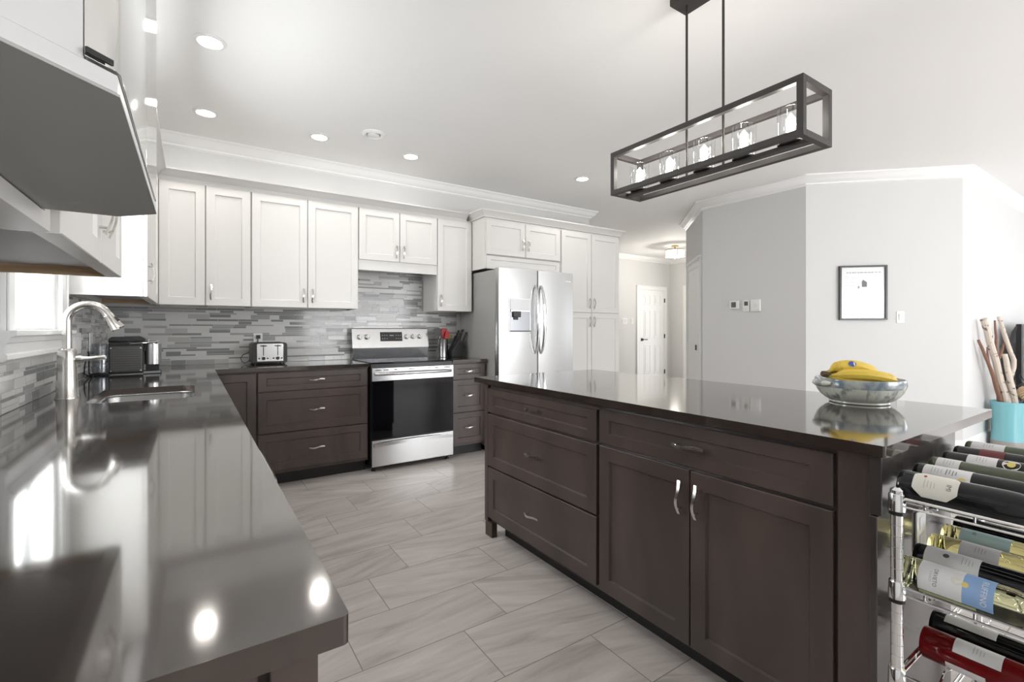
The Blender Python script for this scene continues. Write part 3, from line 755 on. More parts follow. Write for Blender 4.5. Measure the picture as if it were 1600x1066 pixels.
# ------------------------------------------------------------------ faucet
f = thing('faucet', 'brushed nickel gooseneck faucet with pull-down spray head beside the sink', 'faucet', (-.432, 2.665, ZT))
fx, fy = -.432, 2.665
MB().lathe([(.040, ZT), (.040, ZT+.004), (.036, ZT+.012), (.0335, .99), (.031, 1.07), (.0305, 1.105), (.027, 1.116), (.017, 1.120)], (fx, fy, 0), 32).build('body', 'nickel', f)
pth = [(fx, fy, 1.115), (fx, fy, 1.17), (fx, fy, 1.235)]
for i in range(1, 15):
    a = PI-i*(PI*.865)/14; pth.append((fx+.068+.068*math.cos(a), fy, 1.235+.068*math.sin(a)))
MB().tube(pth, .0158, 16).build('gooseneck', 'nickel', f)
p1 = Vector(pth[-1]); dr_ = (Vector(pth[-1])-Vector(pth[-2])).normalized()
MB().tube([p1, p1+dr_*.006, p1+dr_*.012, p1+dr_*.05, p1+dr_*.068, p1+dr_*.072], [.0165, .0175, .0165, .022, .026, .022], 20).build('spray_head', 'nickel', f)
mb = MB(); mb.tube([p1+dr_*.02+V(.014, -.010, .008), p1+dr_*.04+V(.018, -.012, .008)], .005, 8); mb.build('spray_button', 'black', f)
mb = MB(); mb.tube([(fx+.025, fy, 1.074), (fx+.045, fy, 1.074)], .016, 16); mb.tube([(fx+.045, fy, 1.074), (fx+.07, fy-.01, 1.076), (fx+.12, fy-.02, 1.080), (fx+.126, fy-.021, 1.080)], [.014, .0085, .010, .007], 12)
mb.build('lever', 'nickel', f)

# ------------------------------------------------------------------ microwave
w = thing('microwave', 'grey microwave jutting from the upper cabinets, underside and polished front showing', 'microwave', (-.28, .78, 1.411))
out = [(-.50, .40), (-.215, .40), (-.055, .56), (-.055, 1.09), (-.115, 1.152), (-.50, 1.152)]
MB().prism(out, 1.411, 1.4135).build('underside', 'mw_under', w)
out2 = [(-.50, .40), (-.215, .40), (-.0565, .5585), (-.0565, 1.0895), (-.1155, 1.150), (-.50, 1.150)]
MB().prism(out2, 1.4136, 1.430).build('bottom_trim', 'mw_body', w, .001)
MB().prism([(-.50, .402), (-.215, .402), (-.0775, .5395), (-.0775, 1.09), (-.1155, 1.149), (-.50, 1.149)], 1.4301, 1.85).build('body', 'mw_body', w, .001)
dd = MB().prism([(-.0770, .5410), (-.066, .5520), (-.057, .5600), (-.055, .566), (-.055, .860), (-.077, .860)], 1.4335, 1.849).build('door', 'mirror_steel', w, .001)
MB().prism([(-.077, .864), (-.055, .864), (-.055, 1.088), (-.077, 1.0899)], 1.4335, 1.849).build('control_panel', 'mirror_steel', w, .001)
Fm = Fr((-.215, .40, 0), (r2, r2, 0), (0, 0, 1), (r2, -r2, 0))
MB().fbox(Fm, .195, .2175, 1.4345, 1.4395, .0016, .004).build('door_slot', 'black', w)

# ------------------------------------------------------------------ coffee machine
k = thing('coffee_machine', 'small black capsule coffee machine with ribbed grey side in the worktop corner', 'coffee machine', (-.34, 3.87, ZT))
MB().box(-.430, -.262, 3.812, 3.925, ZT+.008, 1.122).build('body', 'black', k, .006)
mb = MB(); mb.fprism(Fr((0, 0, 0), (1, 0, 0), (0, 0, 1), (0, -1, 0)), [(-.431, 1.120), (-.262, 1.120), (-.250, 1.135), (-.275, 1.152), (-.415, 1.152), (-.431, 1.14)], -3.928, -3.810); mb.build('top_cover', 'black', k, .004)
mb = MB(); Fc = Fback(3.812); mb.fbox(Fc, -.424, -.266, ZT+.022, 1.088, 0, .003)
for i in range(11): mb.fbox(Fc, -.420, -.270, ZT+.030+i*.0142, ZT+.037+i*.0142, .003, .010)
gp = mb.build('side_grille', 'grille', k, .001)
mb = MB()
for x in (-.418, -.272):
    for z in (ZT+.028, 1.082): mb.lathe([(.0045, -.008), (.0045, 0)], (x, 3.812-.0, z), 8, 'y')
mb.build('screw', 'chrome', gp)
MB().lathe([(.045, .975), (.045, 1.105), (.040, 1.112)], (-.214, 3.868, 0), 28).build('capsule_bin', 'steel', k)
mb = MB(); mb.box(-.262, -.19, 3.83, 3.905, 1.113, 1.125); mb.box(-.262, -.225, 3.84, 3.90, 1.06, 1.112); mb.build('spout', 'black', k, .003)
mb = MB(); mb.prism([(-.262, 3.815), (-.170, 3.84), (-.170, 3.905), (-.262, 3.922)], ZT+.001, ZT+.020); mb.box(-.25, -.18, 3.845, 3.895, ZT+.020, .9745); mb.build('drip_tray', 'black', k, .003)
mb = MB(); mb.tube([(-.325, 3.805, 1.112), (-.31, 3.803, 1.112), (-.20, 3.812, 1.118), (-.185, 3.835, 1.122)], [.008, .006, .004, .005], 10); mb.tube([(-.235, 3.812, 1.115), (-.235, 3.83, 1.138)], .004, 8); mb.build('lever', 'chrome', k)
mb = MB(); mb.lathe([(.046, ZT+.012), (.048, ZT+.02), (.048, 1.105), (.046, 1.108), (.045, 1.10), (.045, ZT+.022), (.040, ZT+.018)], (-.468, 3.868, 0), 24, sy=.98); mb.build('water_tank', 'tank', k)
mb = MB(); mb.box(-.52, -.4305, 3.825, 3.91, ZT+.0005, ZT+.012); mb.build('tank_base', 'black', k, .002)
mb = MB(); mb.tube([(-.50, 3.83, ZT+.006), (-.512, 3.74, ZT+.005), (-.52, 3.66, ZT+.03), (-.515, 3.63, ZT+.07), (-.518, 3.70, ZT+.105), (-.5235, 3.78, ZT+.12)], .0035, 8)
mb.tube([(-.485, 3.828, ZT+.006), (-.495, 3.72, ZT+.004), (-.505, 3.70, ZT+.03), (-.512, 3.75, ZT+.09), (-.5235, 3.82, ZT+.15)], .0035, 8); mb.build('power_cord', 'black_cord', k)
# wall plates on the sink wall
F = Fleft(WX+.011)
o = thing('switch_plate', 'white multi-switch plate on the mosaic behind the faucet', 'switch', (WX, 3.45, 1.12))
MB().fbox(F, 3.35, 3.56, 1.065, 1.180, 0, .005).build('plate', 'white', o, .002)
for i in range(4): MB().fbox(F, 3.366+i*.047, 3.400+i*.047, 1.09, 1.155, .005, .010).build('rocker', 'lab_w', o, .001)
o = thing('outlet', 'white double outlet plate on the mosaic above the coffee machine', 'outlet', (WX, 3.88, 1.12))
MB().fbox(F, 3.83, 3.945, 1.062, 1.177, 0, .005).build('plate', 'white', o, .002)
for i in range(2): MB().fbox(F, 3.846+i*.05, 3.880+i*.05, 1.085, 1.155, .005, .0075).build('socket', 'lab_w', o, .001)
F = Fback(4.62-.011)
o = thing('outlet', 'white outlet with a black plug on the mosaic above the toaster', 'outlet', (.465, 4.61, 1.11))
MB().fbox(F, .431, .501, 1.050, 1.165, 0, .005).build('plate', 'white', o, .002)
mb = MB(); mb.fbox(F, .450, .482, 1.118, 1.150, .005, .028); mb.tube([F.P(.464, 1.12, .02), F.P(.462, 1.09, .022), F.P(.455, 1.06, .02)], .004, 8); mb.build('plug', 'black', o, .002)

# ------------------------------------------------------------------ toaster
t = thing('toaster', 'four slot steel and black toaster standing on the worktop below an outlet', 'toaster', (.527, 4.45, ZT))
def rbox(mb, x0, x1, y0, y1, z0, z1, r, n=5):
    F_ = Fr((0, y0, 0), (1, 0, 0), (0, 0, 1), (0, 1, 0)); P_ = fillet([(x0, z0), (x1, z0), (x1, z1), (x0, z1)], [.004, .004, r, r], n)
    mb.fprism(F_, P_, 0, y1-y0)
mb = MB(); rbox(mb, .397, .657, 4.345, 4.575, ZT+.012, 1.090, .022); mb.build('shell', 'black', t, .003)
mb = MB(); rbox(mb, .430, .626, 4.334, 4.3445, ZT+.022, 1.083, .012); fp = mb.build('front_plate', 'steel', t, .003)
F = Fback(4.334)
for x in (.478, .583):
    mb = MB(); mb.fbox(F, x-.022, x+.022, 1.060, 1.068, .0, .016); mb.build('lift_lever', 'black', fp, .002)
    mb = MB(); mb.fbox(F, x-.003, x+.003, .985, 1.072, .0, .001); mb.build('lever_slot', 'black', fp)
    mb = MB(); mb.lathe([(.013, 0), (.013, -.012), (.010, -.015)], (x, 4.334, .962), 18, 'y'); mb.build('dial', 'black', fp)
    mb = MB()
    for dx in (-.031, .030): mb.lathe([(.006, 0), (.006, -.004), (.004, -.006)], (x+dx, 4.334, .962), 12, 'y')
    mb.build('button', 'black', fp)
mb = MB()
for y in (4.40, 4.44, 4.48, 4.52): mb.box(.435, .62, y-.006, y+.006, 1.0902, 1.0915)
mb.build('slot', 'blackmat', t)
mb = MB()
for x in (.42, .635):
    for y in (4.37, 4.55): mb.lathe([(.010, ZT), (.010, ZT+.012)], (x, y, 0), 10)
mb.build('foot', 'black', t)
mb = MB(); pth = [(.398, 4.50, ZT+.03), (.36, 4.47, ZT+.008), (.335, 4.44, ZT+.02), (.325, 4.45, ZT+.05), (.345, 4.50, ZT+.075), (.385, 4.565, ZT+.085), (.42, 4.59, ZT+.11), (.452, 4.592, 1.06)]
mb.tube(pth, .003, 8); mb.build('power_cord', 'black_cord', t)

# ------------------------------------------------------------------ crock, knife block
c = thing('utensil_crock', 'tall steel utensil canister beside the range', 'canister', (2.13, 4.45, ZT))
MB().lathe([(.050, ZT), (.053, ZT+.004), (.053, 1.098), (.055, 1.102), (.053, 1.104), (.050, 1.100), (.050, ZT+.008), (.02, ZT+.006)], (2.13, 4.45, 0), 36).build('can', 'steel', c)
def utensil(name, label, path, r, mt, head):
    o = thing(name, label, 'utensil', path[0]); mb = MB(); mb.tube(path, r, 8); mb.build('shaft', mt[0], o)
    head().build('head', mt[1], o); return o
def blade(p, d, w, L, th=.006):
    d = Vector(d).normalized(); p = Vector(p); W = Vector((1, 0, 0)); W = (W-d*W.dot(d)).normalized(); N = d.cross(W); mb = MB(); pts = []
    for (a, b_) in ((.3, 0), (.8, .25), (1, .6), (.95, .9), (.5, 1.0)): pts.append((a*w/2, b_*L))
    poly = [(x, y) for x, y in pts]+[(-x, y) for x, y in pts[::-1]]
    mb.fprism(Fr(p, W, d, N), poly, -th/2, th/2); return mb
utensil('spatula', 'black slotted spatula leaning out of the steel canister towards the range', [(2.135, 4.44, .93), (2.085, 4.43, 1.13)], .005, ('steel', 'black'), lambda: blade((2.085, 4.43, 1.125), (-.40, -.05, .9), .075, .09))
utensil('spoon', 'red silicone spoon standing in the steel canister', [(2.120, 4.46, .93), (2.138, 4.455, 1.12)], .006, ('red', 'red'), lambda: blade((2.138, 4.455, 1.115), (.12, 0, 1), .062, .095, .018))
utensil('spatula', 'second red utensil beside the red spoon in the canister', [(2.13, 4.43, .93), (2.152, 4.425, 1.10)], .006, ('red', 'red'), lambda: blade((2.152, 4.425, 1.095), (.35, 0, 1), .05, .085, .01))
utensil('ladle', 'olive green utensil head at the edge of the steel canister', [(2.145, 4.455, .93), (2.172, 4.45, 1.105)], .005, ('steel', 'green'), lambda: blade((2.172, 4.45, 1.10), (.75, -.1, .6), .035, .06, .012))
c = thing('knife_block', 'black knife block full of black handled knives next to the refrigerator', 'knife block', (2.25, 4.40, ZT))
Fs = Fr((0, 0, 0), (1, 0, 0), (0, 0, 1), (0, -1, 0))
mb = MB(); mb.fprism(Fs, [(2.195, ZT), (2.325, ZT), (2.345, ZT+.11), (2.275, ZT+.185), (2.185, ZT+.06)], -4.46, -4.36); mb.build('block', 'blackmat', c, .004)
for i, (x, z, L, y) in enumerate(((2.215, 1.02, .12, 4.43), (2.235, 1.045, .13, 4.39), (2.255, 1.07, .13, 4.44), (2.270, 1.085, .12, 4.385), (2.295, 1.075, .135, 4.42), (2.32, 1.05, .13, 4.39))):
    d_ = Vector((.42, 0, .9)).normalized(); p = Vector((x, y, z))
    mb = MB(); mb.tube([p, p+d_*.012, p+d_*L*.5, p+d_*L], [.008, .010, .009, .011], 8); kh = mb.build('knife_handle', 'black', c)
    mb = MB(); mb.tube([p+d_*L*.15+V(0, -.0095, 0), p+d_*L*.15+V(0, -.0115, 0)], .003, 8); mb.tube([p+d_*L*.75+V(0, -.0085, 0), p+d_*L*.75+V(0, -.0112, 0)], .003, 8); mb.build('rivet', 'chrome', kh)

# ------------------------------------------------------------------ fruit bowl
bx, by = 2.165, .790
c = thing('fruit_bowl', 'speckled blue and grey stoneware bowl on the island worktop', 'bowl', (bx, by, ZT))
KB = .84
MB().lathe([(r_*KB, z_) for r_, z_ in [(.110, ZT), (.117, ZT+.003), (.117, ZT+.009), (.132, ZT+.016), (.151, ZT+.030), (.164, ZT+.045), (.172, ZT+.0625)]], (bx, by, 0), 56, caps=False).build('bowl_body', 'bowl', c)
MB().lathe([(r_*KB, z_) for r_, z_ in [(.172, ZT+.0625), (.177, ZT+.072), (.174, ZT+.094), (.169, ZT+.095), (.163, ZT+.083), (.150, ZT+.055), (.115, ZT+.025), (.05, ZT+.016), (.001, ZT+.015)]], (bx, by, 0), 56, caps=False).build('bowl_rim', 'bowlrim', c)
a0 = math.radians(148)
pth = [(bx+(.150+.012*math.sin(PI*i/8))*math.cos(a0+(i-4)*.075), by+(.150+.012*math.sin(PI*i/8))*math.sin(a0+(i-4)*.075), ZT+.078) for i in range(9)]
MB().tube(pth, [.006, .010, .012, .013, .013, .013, .012, .010, .006], 10).build('lug_handle', 'bowl', c)
a0 -= PI
pth = [(bx+(.150+.012*math.sin(PI*i/8))*math.cos(a0+(i-4)*.075), by+(.150+.012*math.sin(PI*i/8))*math.sin(a0+(i-4)*.075), ZT+.078) for i in range(9)]
MB().tube(pth, [.006, .010, .012, .013, .013, .013, .012, .010, .006], 10).build('lug_handle', 'bowl', c)
# bananas: curved, five sided, joined at the stem
R0 = Vector((.8303, -.5573, 0)); D0 = Vector((.5573, .8303, 0))     # along the bowl and across it
c0 = Vector((bx, by, ZT))
c = thing('banana_bunch', 'bunch of ripe bananas lying in the stoneware bowl', 'bananas', (bx, by, ZT+.06))
def P3(r, d, z): return c0+R0*r+D0*d+Vector((0, 0, z))
stem = P3(-.128, .0, .108)
def banana(ctrl, rad, stick=False):
    pts = []; n = 26
    for i in range(n):
        t = i/(n-1); # quadratic through three control points, after a stem piece
        a, b_, d_ = ctrl
        pts.append(a*(1-t)**2+b_*2*t*(1-t)+d_*t*t)
    rr = []
    for i in range(n):
        t = i/(n-1)
        s = min(1, max(0, (t-.10)/.14)); s = s*s*(3-2*s); e_ = min(1, max(0, (1-t)/.16)); e_ = math.sin(e_*PI/2)
        rr.append(max(.0045, rad*(.30+.70*s)*(.22+.78*e_)))
    mb = MB(); mb.tube(pts, rr, 10); bo = mb.build('banana', 'banana', c, angle=30)
    mb = MB(); mb.tube([pts[-2], pts[-1], pts[-1]+(pts[-1]-pts[-2]).normalized()*.008], [rr[-1]*1.02+.0008, .0055, .004], 8); mb.build('blossom_tip', 'bananatip', bo)
    mb = MB(); mb.tube(pts[:3], [rr[0]+.0006]*3, 8); mb.build('stem', 'stemgreen', bo)
    if stick:
        i = 12; p = pts[i]; T = (pts[i+1]-pts[i-1]).normalized(); N = (Vector((0, 0, .35))-D0).normalized(); N = (N-T*N.dot(T)).normalized(); W = N.cross(T)
        mb = MB(); vs = []; 
        for k_, (mm, s) in enumerate((('a', 1.0), )):
            ring_ = []
            for q in range(20):
                a = 2*PI*q/20; u_ = .0135*math.cos(a); v_ = .011*math.sin(a); ph = v_/rad
                vs.append(p+T*u_+(N*math.cos(ph)+W*math.sin(ph))*(rr[i]+.0007))
        vs.append(p+N*(rr[i]+.0012)); mb.add(vs, [(q, (q+1) % 20, 20) for q in range(20)]); mb.build('sticker', 'sticker', bo)
        mb = MB(); vs = []
        for q in range(16):
            a = 2*PI*q/16; u_ = .006+.003*math.cos(a); v_ = .0075*math.sin(a); ph = v_/rad
            vs.append(p+T*u_+(N*math.cos(ph)+W*math.sin(ph))*(rr[i]+.0016))
        mb.add(vs, [list(range(16))]); mb.build('sticker_mark', 'stickerw', bo)
banana((stem+V(0, 0, .004), P3(-.050, -.012, .182), P3(.064, -.020, .104)), .0215, True)
banana((stem, P3(-.03, .03, .178), P3(.060, .025, .115)), .019)
banana((stem+V(0, 0, -.006), P3(-.02, -.072, .130), P3(.102, -.060, .086)), .022)
banana((stem+V(0, 0, -.008), P3(-.03, -.055, .090), P3(.07, -.04, .056)), .017)
banana((stem+V(0, 0, -.004), P3(-.02, .06, .105), P3(.09, .035, .070)), .018)
mb = MB(); mb.tube([stem-R0*.016+V(0, 0, .004), stem+R0*.010, stem+R0*.026], [.011, .014, .010], 8); mb.build('crown', 'bananatip', c)

# ------------------------------------------------------------------ wine rack and bottles
RX0, RX1, RY0, RY1 = 1.376, 2.045, .075, .425
c = thing('wine_rack', 'chrome wire wine rack against the end of the island', 'wine rack', (1.7, .25, 0))
SH = (.80, .595, .39, .185)
for x, y in ((RX0, RY0), (RX1, RY0), (RX1, RY1), (RX0, RY1)):
    prof = [(.010, 0), (.012, .004), (.012, .03)]
    z = .03
    while z < .80: prof += [(.0122, z), (.0122, z+.0235), (.0112, z+.0242), (.0112, z+.0250)]; z += .0254
    prof += [(.0122, .805), (.0135, .815), (.0135, .822), (.006, .828)]
    po = MB().lathe(prof, (x, y, 0), 20).build('post', 'chrome', c)
BXS = [1.43+.108*i for i in range(6)]
for zs in SH:
    s = thing('shelf', '', '', (1.7, .25, zs)); del s['label'], s['category']; 
    bpy.data.objects.remove(s)
    mb = MB()
    for dz in (0.004, -.014):
        for y in (RY0, RY1): mb.tube([(RX0, y, zs+dz), (RX1, y, zs+dz)], .0032, 8)
        for x in (RX0, RX1): mb.tube([(x, RY0, zs+dz), (x, RY1, zs+dz)], .0032, 8)
    for y in (RY0+.07, RY1-.06):
        pth = []
        for i in range(89):
            x = RX0+(RX1-RX0)*i/88; pth.append((x, y, zs-.018+.014*(1-math.cos(2*PI*(x-1.43)/.108))/2))
        mb.tube(pth, .0024, 6)
    for y in (RY0, RY1):
        for i in range(8):
            x = RX0+.04+i*.083; mb.tube([(x, y, zs-.014), (x, y, zs+.004)], .0022, 6)
    for x in (RX0, RX1):
        for i in range(4):
            y = RY0+.05+i*.083; mb.tube([(x, y, zs-.014), (x, y, zs+.004)], .0022, 6)
    sh = mb.build('shelf', 'chrome', c)
    for x, y in ((RX0, RY0), (RX1, RY0), (RX1, RY1), (RX0, RY1)):
        m2_ = MB(); m2_.lathe([(.0150, zs-.028), (.0172, zs-.026), (.0160, zs+.012), (.0148, zs+.014), (.0125, zs+.014)], (x, y, 0), 20); m2_.build('collar', 'chrome', sh)
        m2_ = MB(); m2_.lathe([(.0150, zs-.036), (.0160, zs-.035), (.0160, zs-.0285), (.0140, zs-.028)], (x, y, 0), 20); m2_.build('sleeve', 'black', sh)

def text_pts(s, size):
    cu = bpy.data.curves.new('t', 'FONT'); cu.body = s; cu.size = size; cu.align_x = 'CENTER'; cu.align_y = 'CENTER'; cu.resolution_u = 3
    o = bpy.data.objects.new('t', cu); COL.objects.link(o)
    bpy.context.view_layer.update()
    dg = bpy.context.evaluated_depsgraph_get(); me = bpy.data.meshes.new_from_object(o.evaluated_get(dg))
    v = [tuple(p.co) for p in me.vertices]; f_ = [list(p.vertices) for p in me.polygons]
    bpy.data.objects.remove(o); bpy.data.curves.remove(cu); bpy.data.meshes.remove(me)
    return v, f_
BR = .0372
BPROF = [(.020, .006), (.030, .0015), (.0345, 0), (.0368, .004), (BR, .012), (BR, .185), (.0362, .200), (.0325, .215), (.0245, .232), (.0180, .246), (.0152, .258), (.0148, .285), (.0165, .287), (.0165, .296), (.0145, .298)]
def patch(r, a0, a1, z0, z1, cut=0):
    mb = MB(); n = 16; vs = []
    for i in range(n+1):
        a = a0+(a1-a0)*i/n; e_ = 0
        if cut:
            k = min(i, n-i)/n*(a1-a0)*r; e_ = max(0, cut-k)
        vs += [(r*math.cos(a), r*math.sin(a), z0+e_), (r*math.cos(a), r*math.sin(a), z1-e_)]
    mb.add(vs, [(2*i, 2*i+2, 2*i+3, 2*i+1) for i in range(n)]); return mb
def wrap_text(s, size, zc, ac, r):
    v, f_ = text_pts(s, size); mb = MB()
    mb.add([(r*math.cos(ac+x/r), r*math.sin(ac+x/r), zc+y) for x, y, z in v], f_); return mb
def wine(x, yb, z, glass, label, labs=(), texts=(), marks=(), foil=True):
    o = thing('wine_bottle', label, 'wine bottle', (0, 0, 0), None)
    MB().lathe(BPROF, (0, 0, 0), 36).build('glass', glass, o)
    if foil: MB().lathe([(.0158, .250), (.0153, .284), (.0172, .287), (.0172, .297), (.008, .2995)], (0, 0, 0), 24).build('capsule', 'foil', o)
    lo = None
    for (mt, a0, a1, z0, z1, cut) in labs:
        l_ = patch(BR+.0004, math.radians(a0), math.radians(a1), z0, z1, cut).build('label', mt, o); lo = lo or l_
    for (s, size, zc, ac, mt) in texts:
        if s[0] == '~':      # print too small to read: fine lines across the label
            mb = MB()
            for k_ in range(4):
                q = patch(BR+.0009, math.radians(ac-14+3*k_), math.radians(ac+18-4*(k_ % 2)), zc-.009+.006*k_, zc-.0078+.006*k_); mb.add(q.v, q.f)
            mb.build('fine_print', mt, lo or o); continue
        wrap_text(s, size, zc, math.radians(ac), BR+.0009).build('lettering', mt, lo or o)
    for (a, zc, ra, rz, mt) in marks:
        mb = MB(); vs = []
        for q in range(20):
            t_ = 2*PI*q/20; ph = math.radians(a)+ra*math.cos(t_)/BR; vs.append(((BR+.0008)*math.cos(ph), (BR+.0008)*math.sin(ph), zc+rz*math.sin(t_)))
        mb.add(vs, [list(range(20))]); mb.build('seal', mt, lo or o)
    o.location = (x, yb-.012, z); o.rotation_euler = (PI/2, 0, 0)
    return o
def lines(zs_, ac, n, mt='ink'): return [('~ ~ ~', .006, z, ac, mt) for z in zs_]
z1, z2, z3 = SH[0]+.0215, SH[1]+.0215, SH[2]+.0215
wine(BXS[0], .445, z1, 'b_dark', 'dark wine bottle with a cream eight-sided label, nearest the post on the top tier', [('lab_c', 75, 192, .030, .110, .018)], [('IMI', .013, .094, 142, 'inkdark'), ('~~', .01, .06, 140, 'ink')], [(110, .05, .004, .003, 'red')])
wine(BXS[1], .447, z1, 'b_dark', 'dark wine bottle with a white label and yellow seal on the top tier', [('lab_w', 60, 190, .020, .108, 0)], [('~~', .012, .045, 118, 'ink'), ('~~', .010, .072, 118, 'inkdark')], [(150, .094, .008, .008, 'lab_y')])
wine(BXS[2], .446, z1, 'b_green', 'olive glass bottle with a plain pale label, third across the top tier', [('lab_w', 60, 190, .016, .062, 0)], [('~~~', .012, .04, 115, 'ink')])
wine(BXS[3], .444, z1, 'b_dark', 'dark bottle with a white label and round cream medallion on the top tier', [('lab_w', 60, 190, .050, .108, 0)], [('~~~', .012, .078, 115, 'ink')], [(122, .134, .019, .017, 'lab_c'), (122, .134, .009, .008, 'lab_y')])
wine(BXS[4], .447, z1, 'b_dark', 'dark bottle with a deep red label on the top tier, fifth across', [('lab_r', 50, 200, .055, .105, 0)])
wine(BXS[5], .446, z1, 'b_green', 'green glass bottle with a white label at the far end of the top tier', [('lab_w', 50, 190, .014, .085, 0)], [('~~~', .012, .05, 110, 'ink')])
wine(BXS[0], .446, z2, 'b_white', 'pale white wine bottle with a white and blue label on the second tier', [('lab_w', 45, 205, .042, .118, 0), ('lab_b', 45, 205, .118, .168, 0)], [('RUFFINO', .0145, .152, 147, 'lab_w'), ('ORVIETO', .0100, .072, 148, 'inkdark'), ('CLASSICO', .0055, .064, 148, 'ink')], [(135, .108, .010, .010, 'lab_c'), (140, .122, .006, .006, 'lab_y')], False)
wine(BXS[1], .446, z2, 'b_dark', 'dark bottle with a white crested label on the second tier', [('lab_w', 55, 200, .022, .122, 0)], [('~~~', .010, .10, 118, 'ink')], [(120, .062, .006, .006, 'inkdark')])
wine(BXS[2], .446, z2, 'b_gold', 'golden wine bottle with a white label between dark and teal labelled bottles', [('lab_w', 60, 200, .062, .135, 0)], [('~~~', .010, .10, 118, 'ink')], (), False)
wine(BXS[3], .446, z2, 'b_gold', 'clear golden wine bottle with a pale teal label on the second tier', [('lab_t', 50, 200, .038, .135, 0)], [('NI', .012, .065, 112, 'inkdark')], (), False)
wine(BXS[4], .446, z2, 'b_dark', 'black wine bottle on the second tier behind the teal labelled one')
wine(BXS[1], .432, z3, 'b_rose', 'red rosé bottle with a white label on the lowest visible tier', [('lab_w', 75, 150, .062, .145, 0), ('lab_w', 195, 280, .05, .12, 0)], [('~~', .010, .105, 112, 'ink')], (), False)
wine(BXS[2], .442, z3, 'b_dark', 'dark bottle with a plain white label beside the rosé bottle', [('lab_w', 55, 130, .028, .125, 0), ('lab_w', 170, 205, .02, .115, 0)], [])

# ------------------------------------------------------------------ pendant over the island
p = thing('linear_chandelier', 'bronze box frame pendant with five glass shaded bulbs over the island', 'pendant light', (1.912, 1.2955, ZC))
px, py0, py1 = 1.912, .826, 1.765; hw = .112; zb, zt = 1.893, 2.112; q = .024
MB().box(px-.06, px+.06, 1.15, 1.437, ZC-.032, ZC-.0005).build('canopy', 'bronze', p, .003)
for y in (1.2035, 1.3875): MB().tube([(px, y, ZC-.032), (px, y, zb+.01)], .0055, 12).build('rod', 'bronze', p)
mb = MB()
for x in (px-hw, px+hw-q):
    for z in (zb, zt-q): mb.box(x, x+q, py0, py1, z, z+q)
    for y in (py0, py1-q): mb.box(x, x+q, y, y+q, zb+q, zt-q)
for y in (py0, py1-q):
    for z in (zb, zt-q): mb.box(px-hw+q, px+hw-q, y, y+q, z, z+q)
mb.build('frame', 'bronze', p, .001)
MB().box(px-.020, px+.020, py0+q, py1-q, zb+.002, zb+.016).build('socket_bar', 'bronze', p, .001)
for y in (.923, 1.110, 1.2965, 1.483, 1.669):
    MB().lathe([(.040, zb+.0165), (.046, zb+.018), (.046, zb+.022), (.016, zb+.024), (.013, zb+.03), (.013, zb+.058), (.010, zb+.06)], (px, y, 0), 24).build('socket', 'bronze', p)
    MB().lathe([(.0445, zb+.0225), (.0465, zb+.0225), (.0465, zb+.152), (.0445, zb+.152)], (px, y, 0), 36, caps=False).build('shade', 'clear', p)
    MB().lathe([(.009, zb+.0602), (.012, zb+.066), (.0175, zb+.088), (.0165, zb+.104), (.009, zb+.126), (.002, zb+.138)], (px, y, 0), 20).build('bulb', 'bulb', p)
    l = bpy.data.lights.new('bulb_glow', 'POINT'); l.energy = 1.3; l.shadow_soft_size = .018; l.color = (1, .95, .88)
    q = bpy.data.objects.new('bulb_glow', l); COL.objects.link(q); q.location = (px, y, zb+.145)

# ------------------------------------------------------------------ ceiling lights
def downlight(x, y, label):
    o = thing('downlight', label, 'ceiling light', (x, y, ZC), 'recessed ceiling lights')
    MB().lathe([(.055, ZC-.0005), (.078, ZC-.0005), (.078, ZC-.004), (.060, ZC-.008), (.055, ZC-.004)], (x, y, 0), 36, caps=False).build('trim_ring', 'white', o)
    MB().lathe([(.0545, ZC-.0035), (.0545, ZC-.0045), (.02, ZC-.006)], (x, y, 0), 32).build('lens', 'lamp', o)
    l = bpy.data.lights.new('downlight_glow', 'AREA'); l.shape = 'DISK'; l.size = .10; l.energy = 1.9; l.color = (1, .97, .93)
    q = bpy.data.objects.new('downlight_glow', l); COL.objects.link(q); q.location = (x, y, ZC-.012)
downlight(.077, 3.016, 'recessed ceiling light nearest the camera, above the sink worktop')
downlight(.077, 4.02, 'recessed ceiling light in front of the corner upper cabinets')
downlight(.842, 4.02, 'recessed ceiling light in front of the cabinet over the toaster')
downlight(1.614, 4.02, 'recessed ceiling light in front of the range cabinets')
downlight(3.311, 3.64, 'recessed ceiling light in front of the pantry beside the pendant')
downlight(.077, 2.0, 'added unseen ceiling light over the long worktop, before the microwave')  # out of view, added to brighten the kitchen
downlight(.077, 1.0, 'added unseen ceiling light over the near end of the long worktop')  # likewise an added fill lamp above the frame
o = thing('ceiling_vent', 'round white ceiling vent between the recessed lights', 'vent', (1.184, 3.72, ZC))
MB().lathe([(.09, ZC-.0005), (.09, ZC-.006), (.070, ZC-.018), (.060, ZC-.012), (.050, ZC-.004)], (1.184, 3.72, 0), 36, caps=False).build('ring', 'trim', o)
MB().lathe([(.045, ZC-.008), (.045, ZC-.016), (.03, ZC-.02), (.004, ZC-.021)], (1.184, 3.72, 0), 32).build('disc', 'trim', o)
